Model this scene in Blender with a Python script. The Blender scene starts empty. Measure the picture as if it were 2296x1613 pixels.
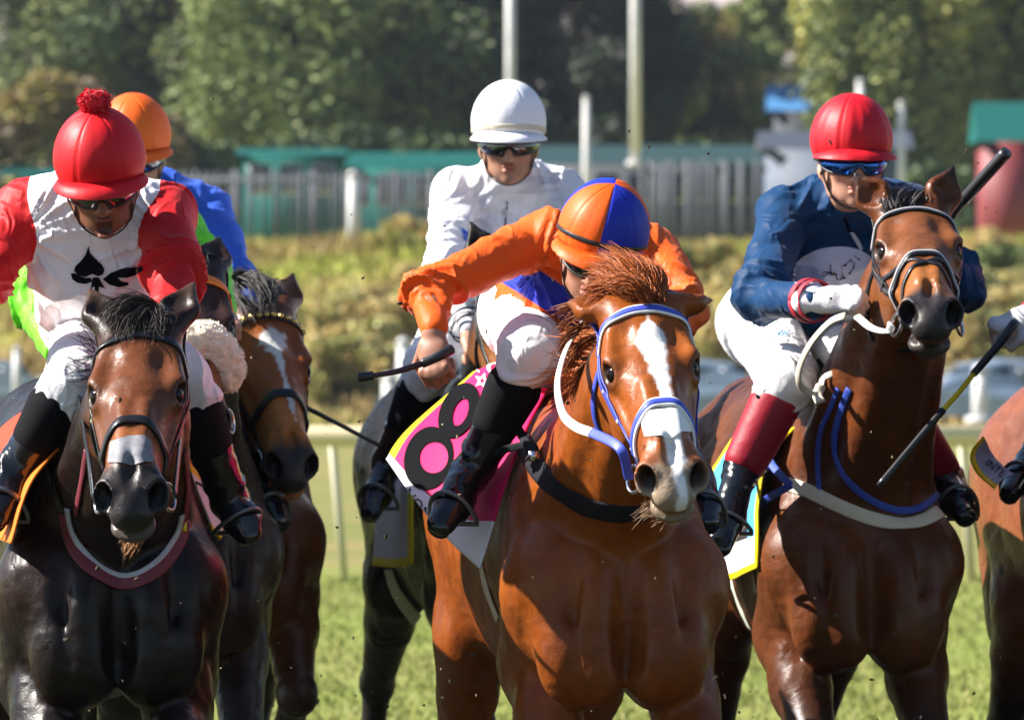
import bpy, bmesh, math, random
import numpy as np
from mathutils import Vector, Matrix, noise as mnoise
from mathutils.bvhtree import BVHTree
SC = bpy.context.scene
COL = SC.collection
rad = math.radians
# ---------------------------------------------------------------- camera, sky, sun, exposure
F_PX, CX, HY = 14000.0, 1147.5, 775.0      # focal length in units of a 2295 px wide frame, centre column, horizon row
CAM_Y, CAM_Z = -14.0, 1.7
cam = bpy.data.cameras.new('camera'); camo = bpy.data.objects.new('camera', cam); COL.objects.link(camo)
camo.location = (0, CAM_Y, CAM_Z); camo.rotation_euler = (rad(90), 0, 0)
cam.sensor_width = 36; cam.lens = 36 * F_PX / 2295.0
cam.shift_y = -(806.5 - HY) / 2295.0
cam.clip_start = 0.5; cam.clip_end = 6000
cam.dof.use_dof = True; cam.dof.focus_distance = 14.2; cam.dof.aperture_fstop = 8.0; cam.dof.aperture_blades = 9
SC.camera = camo
SUN_DIR = Vector((-0.77, 0.05, 0.62)).normalized()      # towards the sun
w = bpy.data.worlds.new('World'); SC.world = w; w.use_nodes = True
nt = w.node_tree; bg = nt.nodes['Background']
sky = nt.nodes.new('ShaderNodeTexSky'); sky.sky_type = 'NISHITA'; sky.sun_disc = False
sky.sun_elevation = math.asin(SUN_DIR.z); sky.sun_rotation = math.atan2(SUN_DIR.x, SUN_DIR.y)
sky.dust_density = .4; sky.ozone_density = 2.5
nt.links.new(sky.outputs[0], bg.inputs[0]); bg.inputs[1].default_value = 0.056
sl = bpy.data.lights.new('sun', 'SUN'); sl.energy = 5.0; sl.angle = rad(0.5); sl.color = (1, .94, .86)
so = bpy.data.objects.new('sun', sl); COL.objects.link(so); so.rotation_euler = SUN_DIR.to_track_quat('Z', 'Y').to_euler(); so.location = (-20, -5, 30)
SC.view_settings.view_transform = 'Standard'; SC.view_settings.look = 'None'; SC.view_settings.gamma = 1
SC.view_settings.exposure = 1.42
SC.render.engine = 'CYCLES'
SC.cycles.use_denoising = True; SC.cycles.max_bounces = 6; SC.cycles.transparent_max_bounces = 8
RNG = np.random.default_rng(7)
random.seed(5)

def P(px, py, Y):
    d = Y - CAM_Y
    return np.array([(px - CX) / F_PX * d, Y, CAM_Z - (py - HY) / F_PX * d])
def nrm(v):
    v = np.asarray(v, float); return v / max(1e-12, np.linalg.norm(v))
def A(*v): return np.array(v, float)
# ---------------------------------------------------------------- objects, labels, materials
def tag(o, label=None, cat=None, group=None, kind=None):
    if label: o['label'] = label
    if cat: o['category'] = cat
    if group: o['group'] = group
    if kind: o['kind'] = kind
    return o
def empty(name, loc, label, cat, group=None, kind=None):
    o = bpy.data.objects.new(name, None); COL.objects.link(o); o.location = Vector(loc); o.empty_display_size = .1
    return tag(o, label, cat, group, kind)
def link(name, me, parent=None, mats=()):
    for m in mats: me.materials.append(m)
    o = bpy.data.objects.new(name, me); COL.objects.link(o)
    if parent is not None:
        o.parent = parent; o.matrix_parent_inverse = Matrix.Translation(parent.location).inverted()
    return o
def mesh_np(name, V, F, smooth=True, mi=None):
    V = np.asarray(V, np.float32).reshape(-1, 3); me = bpy.data.meshes.new(name)
    me.vertices.add(len(V)); me.vertices.foreach_set('co', V.ravel())
    if isinstance(F, np.ndarray):
        k = F.shape[1]; n = len(F); fl = F.astype(np.int32).ravel(); st = np.arange(0, n * k, k, dtype=np.int32)
    else:
        n = len(F); ln = np.array([len(f) for f in F], np.int32); st = np.concatenate([[0], np.cumsum(ln)[:-1]]).astype(np.int32) if n else np.zeros(0, np.int32)
        fl = np.fromiter((i for f in F for i in f), np.int32)
    me.loops.add(len(fl)); me.loops.foreach_set('vertex_index', fl)
    me.polygons.add(n); me.polygons.foreach_set('loop_start', st)
    me.polygons.foreach_set('use_smooth', np.full(n, smooth))
    if mi is not None: me.polygons.foreach_set('material_index', np.asarray(mi, np.int32))
    me.update(calc_edges=True); me.validate()
    return me
def set_col(me, C, name='Col'):
    a = me.attributes.new(name, 'FLOAT_COLOR', 'POINT'); C = np.asarray(C, np.float32)
    if C.shape[1] == 3: C = np.concatenate([C, np.ones((len(C), 1), np.float32)], 1)
    a.data.foreach_set('color', C.ravel())
def set_f(me, v, name):
    a = me.attributes.new(name, 'FLOAT', 'POINT'); a.data.foreach_set('value', np.asarray(v, np.float32))

class MB:                                     # collects plain shapes into one mesh
    def __init__(s): s.V = []; s.F = []; s.M = []; s.n = 0
    def add(s, V, F, m=0):
        V = np.asarray(V, float).reshape(-1, 3); s.V.append(V); s.F += [tuple(int(i) + s.n for i in f) for f in F]; s.M += [m] * len(F); s.n += len(V)
    def box(s, c, h, R=None, m=0):
        c = np.asarray(c, float); h = np.asarray(h, float)
        k = A(*[[x, y, z] for x in (-1, 1) for y in (-1, 1) for z in (-1, 1)]) * h
        if R is not None: k = k @ np.asarray(R).T
        s.add(k + c, [(0, 1, 3, 2), (4, 6, 7, 5), (0, 4, 5, 1), (2, 3, 7, 6), (0, 2, 6, 4), (1, 5, 7, 3)], m)
    def tube(s, pts, r, n=10, m=0, caps=True):
        pts = np.asarray(pts, float); r = np.broadcast_to(np.asarray(r, float), (len(pts),)); V = []; F = []
        t = np.gradient(pts, axis=0); u = None
        for i in range(len(pts)):
            a = nrm(t[i])
            if u is None: u = nrm(np.cross(a, [0, 0, 1] if abs(a[2]) < .9 else [1, 0, 0]))
            u = nrm(u - a * (u @ a)); v = np.cross(a, u)
            for k in range(n):
                q = 2 * math.pi * k / n; V.append(pts[i] + r[i] * (math.cos(q) * u + math.sin(q) * v))
        for i in range(len(pts) - 1):
            for k in range(n): F.append((i * n + k, i * n + (k + 1) % n, (i + 1) * n + (k + 1) % n, (i + 1) * n + k))
        if caps: F.append(tuple(range(n))[::-1]); F.append(tuple(range((len(pts) - 1) * n, len(pts) * n)))
        s.add(V, F, m)
    def ribbon(s, pts, nor, wd, th, m=0):       # strap: a box section swept along pts, flat side along nor
        pts = np.asarray(pts, float); nor = np.asarray(nor, float); t = np.gradient(pts, axis=0); V = []; F = []
        wd = np.broadcast_to(np.asarray(wd, float), (len(pts),)); k = len(pts)
        prof = [(-.5, 0), (-.5, .7), (-.36, 1), (.36, 1), (.5, .7), (.5, 0)]; K = len(prof)
        for i in range(k):
            a = nrm(t[i]); n = nrm(nor[i] - a * (nor[i] @ a)); b = np.cross(a, n)
            for (x, y) in prof: V.append(pts[i] + b * x * wd[i] + n * th * y)
        for i in range(k - 1):
            for j in range(K): F.append((i * K + j, i * K + (j + 1) % K, (i + 1) * K + (j + 1) % K, (i + 1) * K + j))
        F.append(tuple(range(K))[::-1]); F.append(tuple(range((k - 1) * K, k * K)))
        s.add(V, F, m)
    def ball(s, c, r, R=None, nu=16, nv=10, m=0):
        V = []; F = []; r = np.broadcast_to(np.asarray(r, float), (3,))
        for i in range(nv + 1):
            th = math.pi * i / nv
            for k in range(nu):
                q = 2 * math.pi * k / nu; V.append([math.sin(th) * math.cos(q), math.sin(th) * math.sin(q), math.cos(th)])
        V = np.array(V) * r
        if R is not None: V = V @ np.asarray(R).T
        for i in range(nv):
            for k in range(nu): F.append((i * nu + k, (i + 1) * nu + k, (i + 1) * nu + (k + 1) % nu, i * nu + (k + 1) % nu))
        s.add(V + np.asarray(c, float), F, m)
    def build(s, name, mats, parent=None, smooth=True):
        me = mesh_np(name, np.concatenate(s.V), s.F, smooth, s.M)
        return link(name, me, parent, mats if isinstance(mats, (list, tuple)) else [mats])

def spline(pts, n):                           # Catmull-Rom through the points, n samples
    p = np.asarray(pts, float); p = np.concatenate([[2 * p[0] - p[1]], p, [2 * p[-1] - p[-2]]])
    o = []
    for t in np.linspace(0, len(p) - 3 - 1e-9, n):
        i = int(t); f = t - i; a, b, c, d = p[i:i + 4]
        o.append(.5 * (2 * b + (c - a) * f + (2 * a - 5 * b + 4 * c - d) * f * f + (3 * b - a - 3 * c + d) * f ** 3))
    return np.array(o)

def vnoise(Pn, seed=0):                       # smooth value noise in -1..1
    Pn = np.asarray(Pn, float); i = np.floor(Pn).astype(np.int64); f = Pn - i; f = f * f * (3 - 2 * f); out = 0
    for dx in (0, 1):
        for dy in (0, 1):
            for dz in (0, 1):
                h = ((i[:, 0] + dx) * 374761393 + (i[:, 1] + dy) * 668265263 + (i[:, 2] + dz) * 2147483647 + seed * 1274126177) & 0xffffffff
                h = ((h ^ (h >> 13)) * 1274126177) & 0xffffffff; h = (h ^ (h >> 16)) & 0xffff
                wt = (f[:, 0] if dx else 1 - f[:, 0]) * (f[:, 1] if dy else 1 - f[:, 1]) * (f[:, 2] if dz else 1 - f[:, 2])
                out = out + wt * (h / 32767.5 - 1)
    return out
def fbm(Pn, o=3, seed=0):
    return sum(vnoise(Pn * 2 ** k, seed + k) * .5 ** k for k in range(o))
def sstep(a, b, x):
    t = np.clip((x - a) / (b - a), 0, 1); return t * t * (3 - 2 * t)

# ---- materials
MATS = {}
def mat(name, col=(.5, .5, .5), rough=.5, metal=0, spec=.5, coat=0, sheen=0, bump=0, bscale=60, var=0, vscale=8, attr=None, coatr=.1, stretch=None):
    if name in MATS: return MATS[name]
    m = bpy.data.materials.new(name); m.use_nodes = True; t = m.node_tree; b = t.nodes['Principled BSDF']; L = t.links.new
    b.inputs['Base Color'].default_value = (*col, 1); b.inputs['Roughness'].default_value = rough; b.inputs['Metallic'].default_value = metal
    b.inputs['Specular IOR Level'].default_value = spec; b.inputs['Coat Weight'].default_value = coat; b.inputs['Coat Roughness'].default_value = coatr
    b.inputs['Sheen Weight'].default_value = sheen
    tc = t.nodes.new('ShaderNodeTexCoord'); src = tc.outputs['Object']
    if stretch:
        mp = t.nodes.new('ShaderNodeMapping'); mp.inputs['Scale'].default_value = stretch; L(src, mp.inputs[0]); src = mp.outputs[0]
    cs = None
    if attr:
        a = t.nodes.new('ShaderNodeAttribute'); a.attribute_name = attr; cs = a.outputs['Color']
    if var:
        n = t.nodes.new('ShaderNodeTexNoise'); n.inputs['Scale'].default_value = vscale; n.inputs['Detail'].default_value = 5; L(src, n.inputs[0])
        mr = t.nodes.new('ShaderNodeMapRange'); mr.inputs[1].default_value = .3; mr.inputs[2].default_value = .7; mr.inputs[3].default_value = 1 - var; mr.inputs[4].default_value = 1 + var; L(n.outputs[0], mr.inputs[0])
        mx = t.nodes.new('ShaderNodeMix'); mx.data_type = 'RGBA'; mx.blend_type = 'MULTIPLY'; mx.inputs[0].default_value = 1
        mx.inputs[6].default_value = (*col, 1)
        if cs: L(cs, mx.inputs[6])
        L(mr.outputs[0], mx.inputs[7]); cs = mx.outputs[2]
    if cs: L(cs, b.inputs['Base Color'])
    if bump:
        n = t.nodes.new('ShaderNodeTexNoise'); n.inputs['Scale'].default_value = bscale; n.inputs['Detail'].default_value = 4; L(src, n.inputs[0])
        bp = t.nodes.new('ShaderNodeBump'); bp.inputs['Strength'].default_value = 1; bp.inputs['Distance'].default_value = bump; L(n.outputs[0], bp.inputs['Height']); L(bp.outputs[0], b.inputs['Normal'])
    if name.startswith('silk') or name.startswith('breeches'):      # fine creases of thin cloth
        bp0 = b.inputs['Normal'].links[0].from_node; n3 = t.nodes.new('ShaderNodeTexNoise'); n3.noise_dimensions = '3D'; n3.noise_type = 'RIDGED_MULTIFRACTAL'; n3.inputs['Scale'].default_value = 19; n3.inputs['Detail'].default_value = 2.5; n3.inputs['Distortion'].default_value = 1.1
        m3 = t.nodes.new('ShaderNodeMapping'); m3.inputs['Scale'].default_value = (1.3, .5, .75); m3.inputs['Rotation'].default_value = (.3, .5, .6); L(tc.outputs['Object'], m3.inputs[0]); L(m3.outputs[0], n3.inputs[0])
        b3 = t.nodes.new('ShaderNodeBump'); b3.inputs['Strength'].default_value = .8; b3.inputs['Distance'].default_value = .009; L(n3.outputs[0], b3.inputs['Height']); L(bp0.outputs[0], b3.inputs['Normal']); L(b3.outputs[0], b.inputs['Normal'])
    MATS[name] = m; return m
def zone_mat(name, cols, zones, **kw):
    # colour areas with sharp borders: zone k (a signed-distance attribute) paints cols[k+1] where it is positive
    if name in MATS: return MATS[name]
    m = mat(name, cols[0], **kw); t = m.node_tree; b = t.nodes['Principled BSDF']; L = t.links.new; prev = None
    base = t.nodes.new('ShaderNodeRGB'); base.outputs[0].default_value = (*cols[0], 1); prev = base.outputs[0]
    for k, z in enumerate(zones):
        a = t.nodes.new('ShaderNodeAttribute'); a.attribute_name = z
        g = t.nodes.new('ShaderNodeMath'); g.operation = 'GREATER_THAN'; g.inputs[1].default_value = 0; L(a.outputs['Fac'], g.inputs[0])
        mx = t.nodes.new('ShaderNodeMix'); mx.data_type = 'RGBA'; L(g.outputs[0], mx.inputs[0]); L(prev, mx.inputs[6]); mx.inputs[7].default_value = (*cols[k + 1], 1); prev = mx.outputs[2]
    L(prev, b.inputs['Base Color']); return m

# ---------------------------------------------------------------- implicit surfaces: rounded, blended body shapes -> one continuous mesh
class SDF:
    def __init__(s): s.ops = []
    def ecap(s, a, b, ra, rb, k=.03, up=(1, 0, 0), op=1, cap=None):
        # tapered limb from a to b with elliptical sections; first radius lies along `up`, second across it
        a = np.asarray(a, float); b = np.asarray(b, float); L = np.linalg.norm(b - a)
        w = (b - a) / L if L > 1e-6 else A(0, 0, 1)
        ra = A(ra, ra) if np.isscalar(ra) else np.asarray(ra, float); rb = A(rb, rb) if np.isscalar(rb) else np.asarray(rb, float)
        u = np.asarray(up, float); u = u - w * (u @ w)
        if np.linalg.norm(u) < 1e-4: u = np.cross(w, [0, 1, .3])
        u = nrm(u); v = np.cross(w, u)
        R = max(ra.max(), rb.max()); lo = np.minimum(a, b) - R; hi = np.maximum(a, b) + R
        s.ops.append((op, a, np.array([u, v, w]).T, L, ra, rb, None, k, lo, hi)); return s
    def ell(s, c, r, axes=None, k=.03, op=1):
        c = np.asarray(c, float); W = np.eye(3) if axes is None else np.asarray(axes, float); r = np.asarray(r, float)
        ext = np.sqrt(((W * r) ** 2).sum(1))
        s.ops.append((op, c, W, 0.0, r[:2], r[:2], r[2], k, c - ext, c + ext)); return s
    @staticmethod
    def one(o, X):
        _, a, W, L, ra, rb, re, *_r = o
        q = (X - a) @ W; t = np.clip(q[:, 2] / L, 0, 1) if L > 1e-6 else np.zeros(len(q))
        ru = ra[0] + (rb[0] - ra[0]) * t; rv = ra[1] + (rb[1] - ra[1]) * t; e = q[:, 2] - t * L
        rw = (ru + rv) * .5 if re is None else re
        Aq = q[:, 0] / ru; B = q[:, 1] / rv; C = e / rw
        k0 = np.sqrt(Aq * Aq + B * B + C * C); k1 = np.sqrt((Aq / ru) ** 2 + (B / rv) ** 2 + (C / rw) ** 2)
        return np.where(k1 > 1e-6, k0 * (k0 - 1) / np.maximum(k1, 1e-6), -np.minimum(ru, rv))
    def ev(s, X, ops):
        d = np.full(len(X), .5)
        for o in ops:
            f = s.one(o, X); k = o[7]
            if o[0] > 0:
                h = np.clip(.5 + .5 * (f - d) / k, 0, 1); d = f + (d - f) * h - k * h * (1 - h)
            else:
                f = -f; h = np.clip(.5 - .5 * (f - d) / k, 0, 1); d = f + (d - f) * h + k * h * (1 - h)
        return d
    def bounds(s):
        lo = np.min([o[8] for o in s.ops if o[0] > 0], 0); hi = np.max([o[9] for o in s.ops if o[0] > 0], 0); return lo - .04, hi + .04
    def mesh(s, xs, ys, zs, smooth=1, B=20):
        n = (len(xs), len(ys), len(zs)); G = np.full(n, .5, np.float32)
        los = np.array([o[8] - o[7] - .025 for o in s.ops]); his = np.array([o[9] + o[7] + .025 for o in s.ops])
        for i in range(0, n[0], B):
            for j in range(0, n[1], B):
                for l in range(0, n[2], B):
                    X, Y, Z = xs[i:i + B], ys[j:j + B], zs[l:l + B]
                    lo = A(X[0], Y[0], Z[0]); hi = A(X[-1], Y[-1], Z[-1])
                    hit = np.nonzero(((los <= hi) & (his >= lo)).all(1))[0]
                    if not len(hit): continue
                    ops = [s.ops[q] for q in hit]
                    if not any(o[0] > 0 for o in ops): continue
                    c = (lo + hi) / 2; hd = np.linalg.norm(hi - lo) / 2
                    d0 = s.ev(c[None], ops)[0]
                    if abs(d0) > hd * 1.8 + .06: G[i:i + B, j:j + B, l:l + B] = d0; continue
                    g = np.stack(np.meshgrid(X, Y, Z, indexing='ij'), -1).reshape(-1, 3)
                    G[i:i + B, j:j + B, l:l + B] = s.ev(g, ops).reshape(len(X), len(Y), len(Z))
        return surfnets(G, xs, ys, zs, smooth)
    def grid_mesh(s, h, smooth=1):
        lo, hi = s.bounds(); ax = [np.arange(lo[i], hi[i] + h, h) for i in range(3)]
        return s.mesh(*ax, smooth=smooth)

def surfnets(G, xs, ys, zs, smooth=1):
    S = G < 0; nx, ny, nz = G.shape
    c = np.zeros((nx - 1, ny - 1, nz - 1), np.uint8)
    off = [(a, b, d) for a in (0, 1) for b in (0, 1) for d in (0, 1)]
    for (a, b, d) in off: c += S[a:nx - 1 + a, b:ny - 1 + b, d:nz - 1 + d]
    I = np.argwhere((c > 0) & (c < 8)); flat = np.ravel_multi_index(I.T, c.shape)
    val = np.stack([G[I[:, 0] + a, I[:, 1] + b, I[:, 2] + d] for (a, b, d) in off], 1)
    acc = np.zeros((len(I), 3)); cnt = np.zeros(len(I)); offa = np.array(off, float)
    for p in range(8):
        for q in range(p + 1, 8):
            if np.abs(offa[p] - offa[q]).sum() != 1: continue
            m = (val[:, p] < 0) != (val[:, q] < 0)
            t = val[m, p] / (val[m, p] - val[m, q] + 1e-12); acc[m] += offa[p] + (offa[q] - offa[p]) * t[:, None]; cnt[m] += 1
    f = acc / cnt[:, None]
    V = np.stack([ax[I[:, k]] + f[:, k] * (ax[I[:, k] + 1] - ax[I[:, k]]) for k, ax in enumerate((xs, ys, zs))], 1)
    Q = []
    for ax in range(3):
        sl0 = [slice(None)] * 3; sl1 = [slice(None)] * 3; sl0[ax] = slice(0, -1); sl1[ax] = slice(1, None)
        e = np.argwhere(S[tuple(sl0)] != S[tuple(sl1)])
        u, v = [(1, 2), (2, 0), (0, 1)][ax]
        ok = (e[:, u] > 0) & (e[:, v] > 0) & (e[:, u] < G.shape[u] - 1) & (e[:, v] < G.shape[v] - 1); e = e[ok]
        ids = []
        for (du, dv) in ((0, 0), (-1, 0), (-1, -1), (0, -1)):
            k = e.copy(); k[:, u] += du; k[:, v] += dv; ids.append(np.searchsorted(flat, np.ravel_multi_index(k.T, c.shape)))
        q = np.stack(ids, 1); ins = S[e[:, 0], e[:, 1], e[:, 2]]
        q[~ins] = q[~ins][:, ::-1]; Q.append(q)
    Q = np.concatenate(Q)
    for _ in range(smooth): V = lap(V, Q, .5)
    return V, Q
def lap(V, Q, w):
    a = np.concatenate([Q[:, k] for k in range(4)]); b = np.concatenate([Q[:, (k + 1) % 4] for k in range(4)])
    n = np.bincount(a, minlength=len(V)) + np.bincount(b, minlength=len(V))
    T = np.stack([np.bincount(a, V[b, k], len(V)) + np.bincount(b, V[a, k], len(V)) for k in range(3)], 1) / np.maximum(n, 1)[:, None]
    return V + (T - V) * w
def vnormals(V, Q):
    fn = np.cross(V[Q[:, 2]] - V[Q[:, 0]], V[Q[:, 3]] - V[Q[:, 1]])
    N = np.stack([sum(np.bincount(Q[:, k], fn[:, j], len(V)) for k in range(4)) for j in range(3)], 1)
    return N / np.maximum(np.linalg.norm(N, axis=1), 1e-12)[:, None]
def bvh_of(V, Q, keep=None):
    if keep is not None:
        k = keep[Q].any(1); Q = Q[k]
    return BVHTree.FromPolygons(V.tolist(), Q.tolist())
def hug(bvh, pts, off, smooth=2):              # lay a path on a surface; returns points and normals
    p = []; n = []
    for q in pts:
        h = bvh.find_nearest(Vector(q)); v = np.array(h[0]); nn = np.array(h[1])
        p.append(v + nn * off); n.append(nn)
    p = np.array(p); n = np.array(n)
    for _ in range(smooth):
        p[1:-1] = (p[:-2] + 2 * p[1:-1] + p[2:]) / 4; n[1:-1] = (n[:-2] + 2 * n[1:-1] + n[2:]) / 4
    return p, n
def view_hit(bvh, px, py, off=.002):           # where the sight line through a frame point meets a surface
    o = Vector((0, CAM_Y, CAM_Z)); d = (Vector(P(px, py, 0)) - o).normalized()
    h = bvh.ray_cast(o, d)
    if h[0] is None: return None
    return np.array(h[0]) + np.array(h[1]) * off
def tri_fill(polys):                           # 2-D outlines (first outer, rest holes) -> verts, tris
    from mathutils.geometry import tessellate_polygon
    L = [[Vector((x, y, 0)) for x, y in p] for p in polys]
    t = tessellate_polygon(L); V = [v for p in polys for v in p]
    return np.array(V, float), [tuple(x) for x in t]
def decal(name, polys, bvh, matl, parent, off=.0025, cell=5.0, th=0):
    # a flat mark cut from cloth/paint laid on a surface: outline in frame units, cut finely so it follows the form
    bm = bmesh.new()
    for grp in polys:
        V, T = tri_fill(grp); vs = [bm.verts.new((x, y, 0)) for x, y in V]
        for t in T:
            try: bm.faces.new([vs[i] for i in t])
            except ValueError: pass
    xs = [v.co.x for v in bm.verts]; ys = [v.co.y for v in bm.verts]
    for ax, lo, hi in ((0, min(xs), max(xs)), (1, min(ys), max(ys))):
        c = math.floor(lo / cell) * cell + cell
        while c < hi:
            co = Vector((c, 0, 0)) if ax == 0 else Vector((0, c, 0)); no = Vector((1, 0, 0)) if ax == 0 else Vector((0, 1, 0))
            bmesh.ops.bisect_plane(bm, geom=bm.verts[:] + bm.edges[:] + bm.faces[:], plane_co=co, plane_no=no, dist=1e-4); c += cell
    kill = []
    for v in bm.verts:
        h = view_hit(bvh, v.co.x, v.co.y, off)
        if h is None: kill.append(v)
        else: v.co = Vector(h)
    bmesh.ops.delete(bm, geom=kill, context='VERTS')
    bmesh.ops.recalc_face_normals(bm, faces=bm.faces[:])
    me = bpy.data.meshes.new(name); bm.to_mesh(me); bm.free()
    me.polygons.foreach_set('use_smooth', np.full(len(me.polygons), True))
    return link(name, me, parent, [matl])
def text_polys(txt, x, y, size, ang=0, sx=1.0, shear=0):     # lettering as outlines in frame units
    cu = bpy.data.curves.new('txt', 'FONT'); cu.body = txt; cu.size = 1; cu.resolution_u = 4; cu.fill_mode = 'NONE'
    o = bpy.data.objects.new('txt', cu); COL.objects.link(o); dg = bpy.context.evaluated_depsgraph_get()
    me = bpy.data.meshes.new_from_object(o.evaluated_get(dg)); bpy.data.objects.remove(o); bpy.data.curves.remove(cu)
    adj = {}
    for e in me.edges:
        a, b = e.vertices; adj.setdefault(a, []).append(b); adj.setdefault(b, []).append(a)
    loops = []; seen = set()
    for s0 in adj:
        if s0 in seen: continue
        lp = [s0]; seen.add(s0); cur = s0
        while True:
            nx = [k for k in adj[cur] if k not in seen]
            if not nx: break
            cur = nx[0]; seen.add(cur); lp.append(cur)
        loops.append([(me.vertices[i].co.x, me.vertices[i].co.y) for i in lp])
    bpy.data.meshes.remove(me)
    def area(l): return sum(l[i - 1][0] * l[i][1] - l[i][0] * l[i - 1][1] for i in range(len(l))) / 2
    def inside(p, l):
        c = False
        for i in range(len(l)):
            (x1, y1), (x2, y2) = l[i - 1], l[i]
            if (y1 > p[1]) != (y2 > p[1]) and p[0] < (x2 - x1) * (p[1] - y1) / (y2 - y1) + x1: c = not c
        return c
    loops.sort(key=lambda l: -abs(area(l))); gr = []
    for l in loops:
        for g in gr:
            if inside(l[0], g[0]): g.append(l); break
        else: gr.append([l])
    ca, sa = math.cos(ang), math.sin(ang)
    def T(p):
        u, v = p[0] * size * sx + p[1] * size * shear, -p[1] * size; return (x + u * ca - v * sa, y + u * sa + v * ca)
    return [[[T(p) for p in l] for l in g] for g in gr]
# ---------------------------------------------------------------- horses
def horse_mats():
    for nm, r, c, sp in (('coat_gloss', .34, .07, .22), ('coat_satin', .4, .03, .12)):
        m = mat(nm, (.2, .08, .03), rough=r, spec=sp, coat=c, coatr=.28, attr='Col', var=.1, vscale=26)
        t = m.node_tree; b = t.nodes['Principled BSDF']; L = t.links.new; tc = t.nodes['Texture Coordinate']
        n1 = t.nodes.new('ShaderNodeTexNoise'); n1.inputs['Scale'].default_value = 420; n1.inputs['Detail'].default_value = 2
        n2 = t.nodes.new('ShaderNodeTexNoise'); n2.inputs['Scale'].default_value = 20; n2.inputs['Detail'].default_value = 6; n2.inputs['Roughness'].default_value = .62; n2.inputs['Distortion'].default_value = .4
        L(tc.outputs['Object'], n1.inputs[0]); L(tc.outputs['Object'], n2.inputs[0])
        b1 = t.nodes.new('ShaderNodeBump'); b1.inputs['Strength'].default_value = .5; b1.inputs['Distance'].default_value = .0003; L(n1.outputs[0], b1.inputs['Height'])
        b2 = t.nodes.new('ShaderNodeBump'); b2.inputs['Strength'].default_value = .75; b2.inputs['Distance'].default_value = .006; L(n2.outputs[0], b2.inputs['Height']); L(b1.outputs[0], b2.inputs['Normal'])
        L(b2.outputs[0], b.inputs['Normal'])
        n4 = t.nodes.new('ShaderNodeTexNoise'); n4.noise_type = 'RIDGED_MULTIFRACTAL'; n4.inputs['Scale'].default_value = 8; n4.inputs['Detail'].default_value = 3; n4.inputs['Distortion'].default_value = .8; L(tc.outputs['Object'], n4.inputs[0])
        b4 = t.nodes.new('ShaderNodeBump'); b4.inputs['Strength'].default_value = .75; b4.inputs['Distance'].default_value = .007; L(n4.outputs[0], b4.inputs['Height']); L(b2.outputs[0], b4.inputs['Normal']); L(b4.outputs[0], b.inputs['Normal'])
        # sweat and fur: gloss varies over the coat
        mr = t.nodes.new('ShaderNodeMapRange'); mr.inputs[1].default_value = .35; mr.inputs[2].default_value = .65; mr.inputs[3].default_value = r - .09; mr.inputs[4].default_value = r + .16
        L(n2.outputs[0], mr.inputs[0]); L(mr.outputs[0], b.inputs['Roughness'])
horse_mats()
EYE = mat('horse_eye', (.008, .004, .003), rough=.09, spec=.22)

def hair(name, roots, dirs, length, width, col, parent, seg=7, droop=.5, wild=.25, seed=0, jit=.35):
    R = np.random.default_rng(seed); V = []; F = []; C = []; n = 0
    Rt = np.asarray(roots, float); CL = np.stack([vnoise(Rt * 22, seed + k) for k in range(3)], 1); CV = np.stack([vnoise(Rt * 30, seed + 5 + k) for k in range(3)], 1)
    for q_, (r0, d0) in enumerate(zip(roots, dirs)):
        L = length * R.uniform(1 - jit, 1 + jit); d = nrm(np.asarray(d0) + CL[q_] * wild * 1.3 + R.normal(0, wild, 3) * .22); p = np.array(r0, float)
        sd = nrm(np.cross(d, R.normal(0, 1, 3))); c = np.asarray(col) * R.uniform(.55, 1.5); w0 = width * R.uniform(.6, 1.4)
        cv = CV[q_] * wild * 1.6 + R.normal(0, wild, 3) * .4
        for i in range(seg + 1):
            t = i / seg; w = w0 * (1 - t) ** .6 * .5 + .0002
            V += [p - sd * w, p + sd * w]; C += [c * (1 + .3 * t)] * 2
            d = nrm(d + A(0, 0, -droop) / seg + cv / seg); p = p + d * L / seg
        for i in range(seg): a = n + 2 * i; F.append((a, a + 1, a + 3, a + 2))
        n += 2 * (seg + 1)
    me = mesh_np(name, np.array(V), np.array(F)); set_col(me, np.clip(np.array(C), 0, 1))
    return link(name, me, parent, [mat('horse_hair', rough=.55, spec=.18, attr='Col')])

LEG_F = [A(.19, .30, .98), A(.18, .02, .62), A(.17, .14, .30), A(.17, .06, .17), A(.17, .02, .08)]
LEG_B = [A(.2, 1.22, .98), A(.17, 1.52, .62), A(.16, 1.42, .28), A(.16, 1.34, .15), A(.16, 1.3, .07)]

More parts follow.
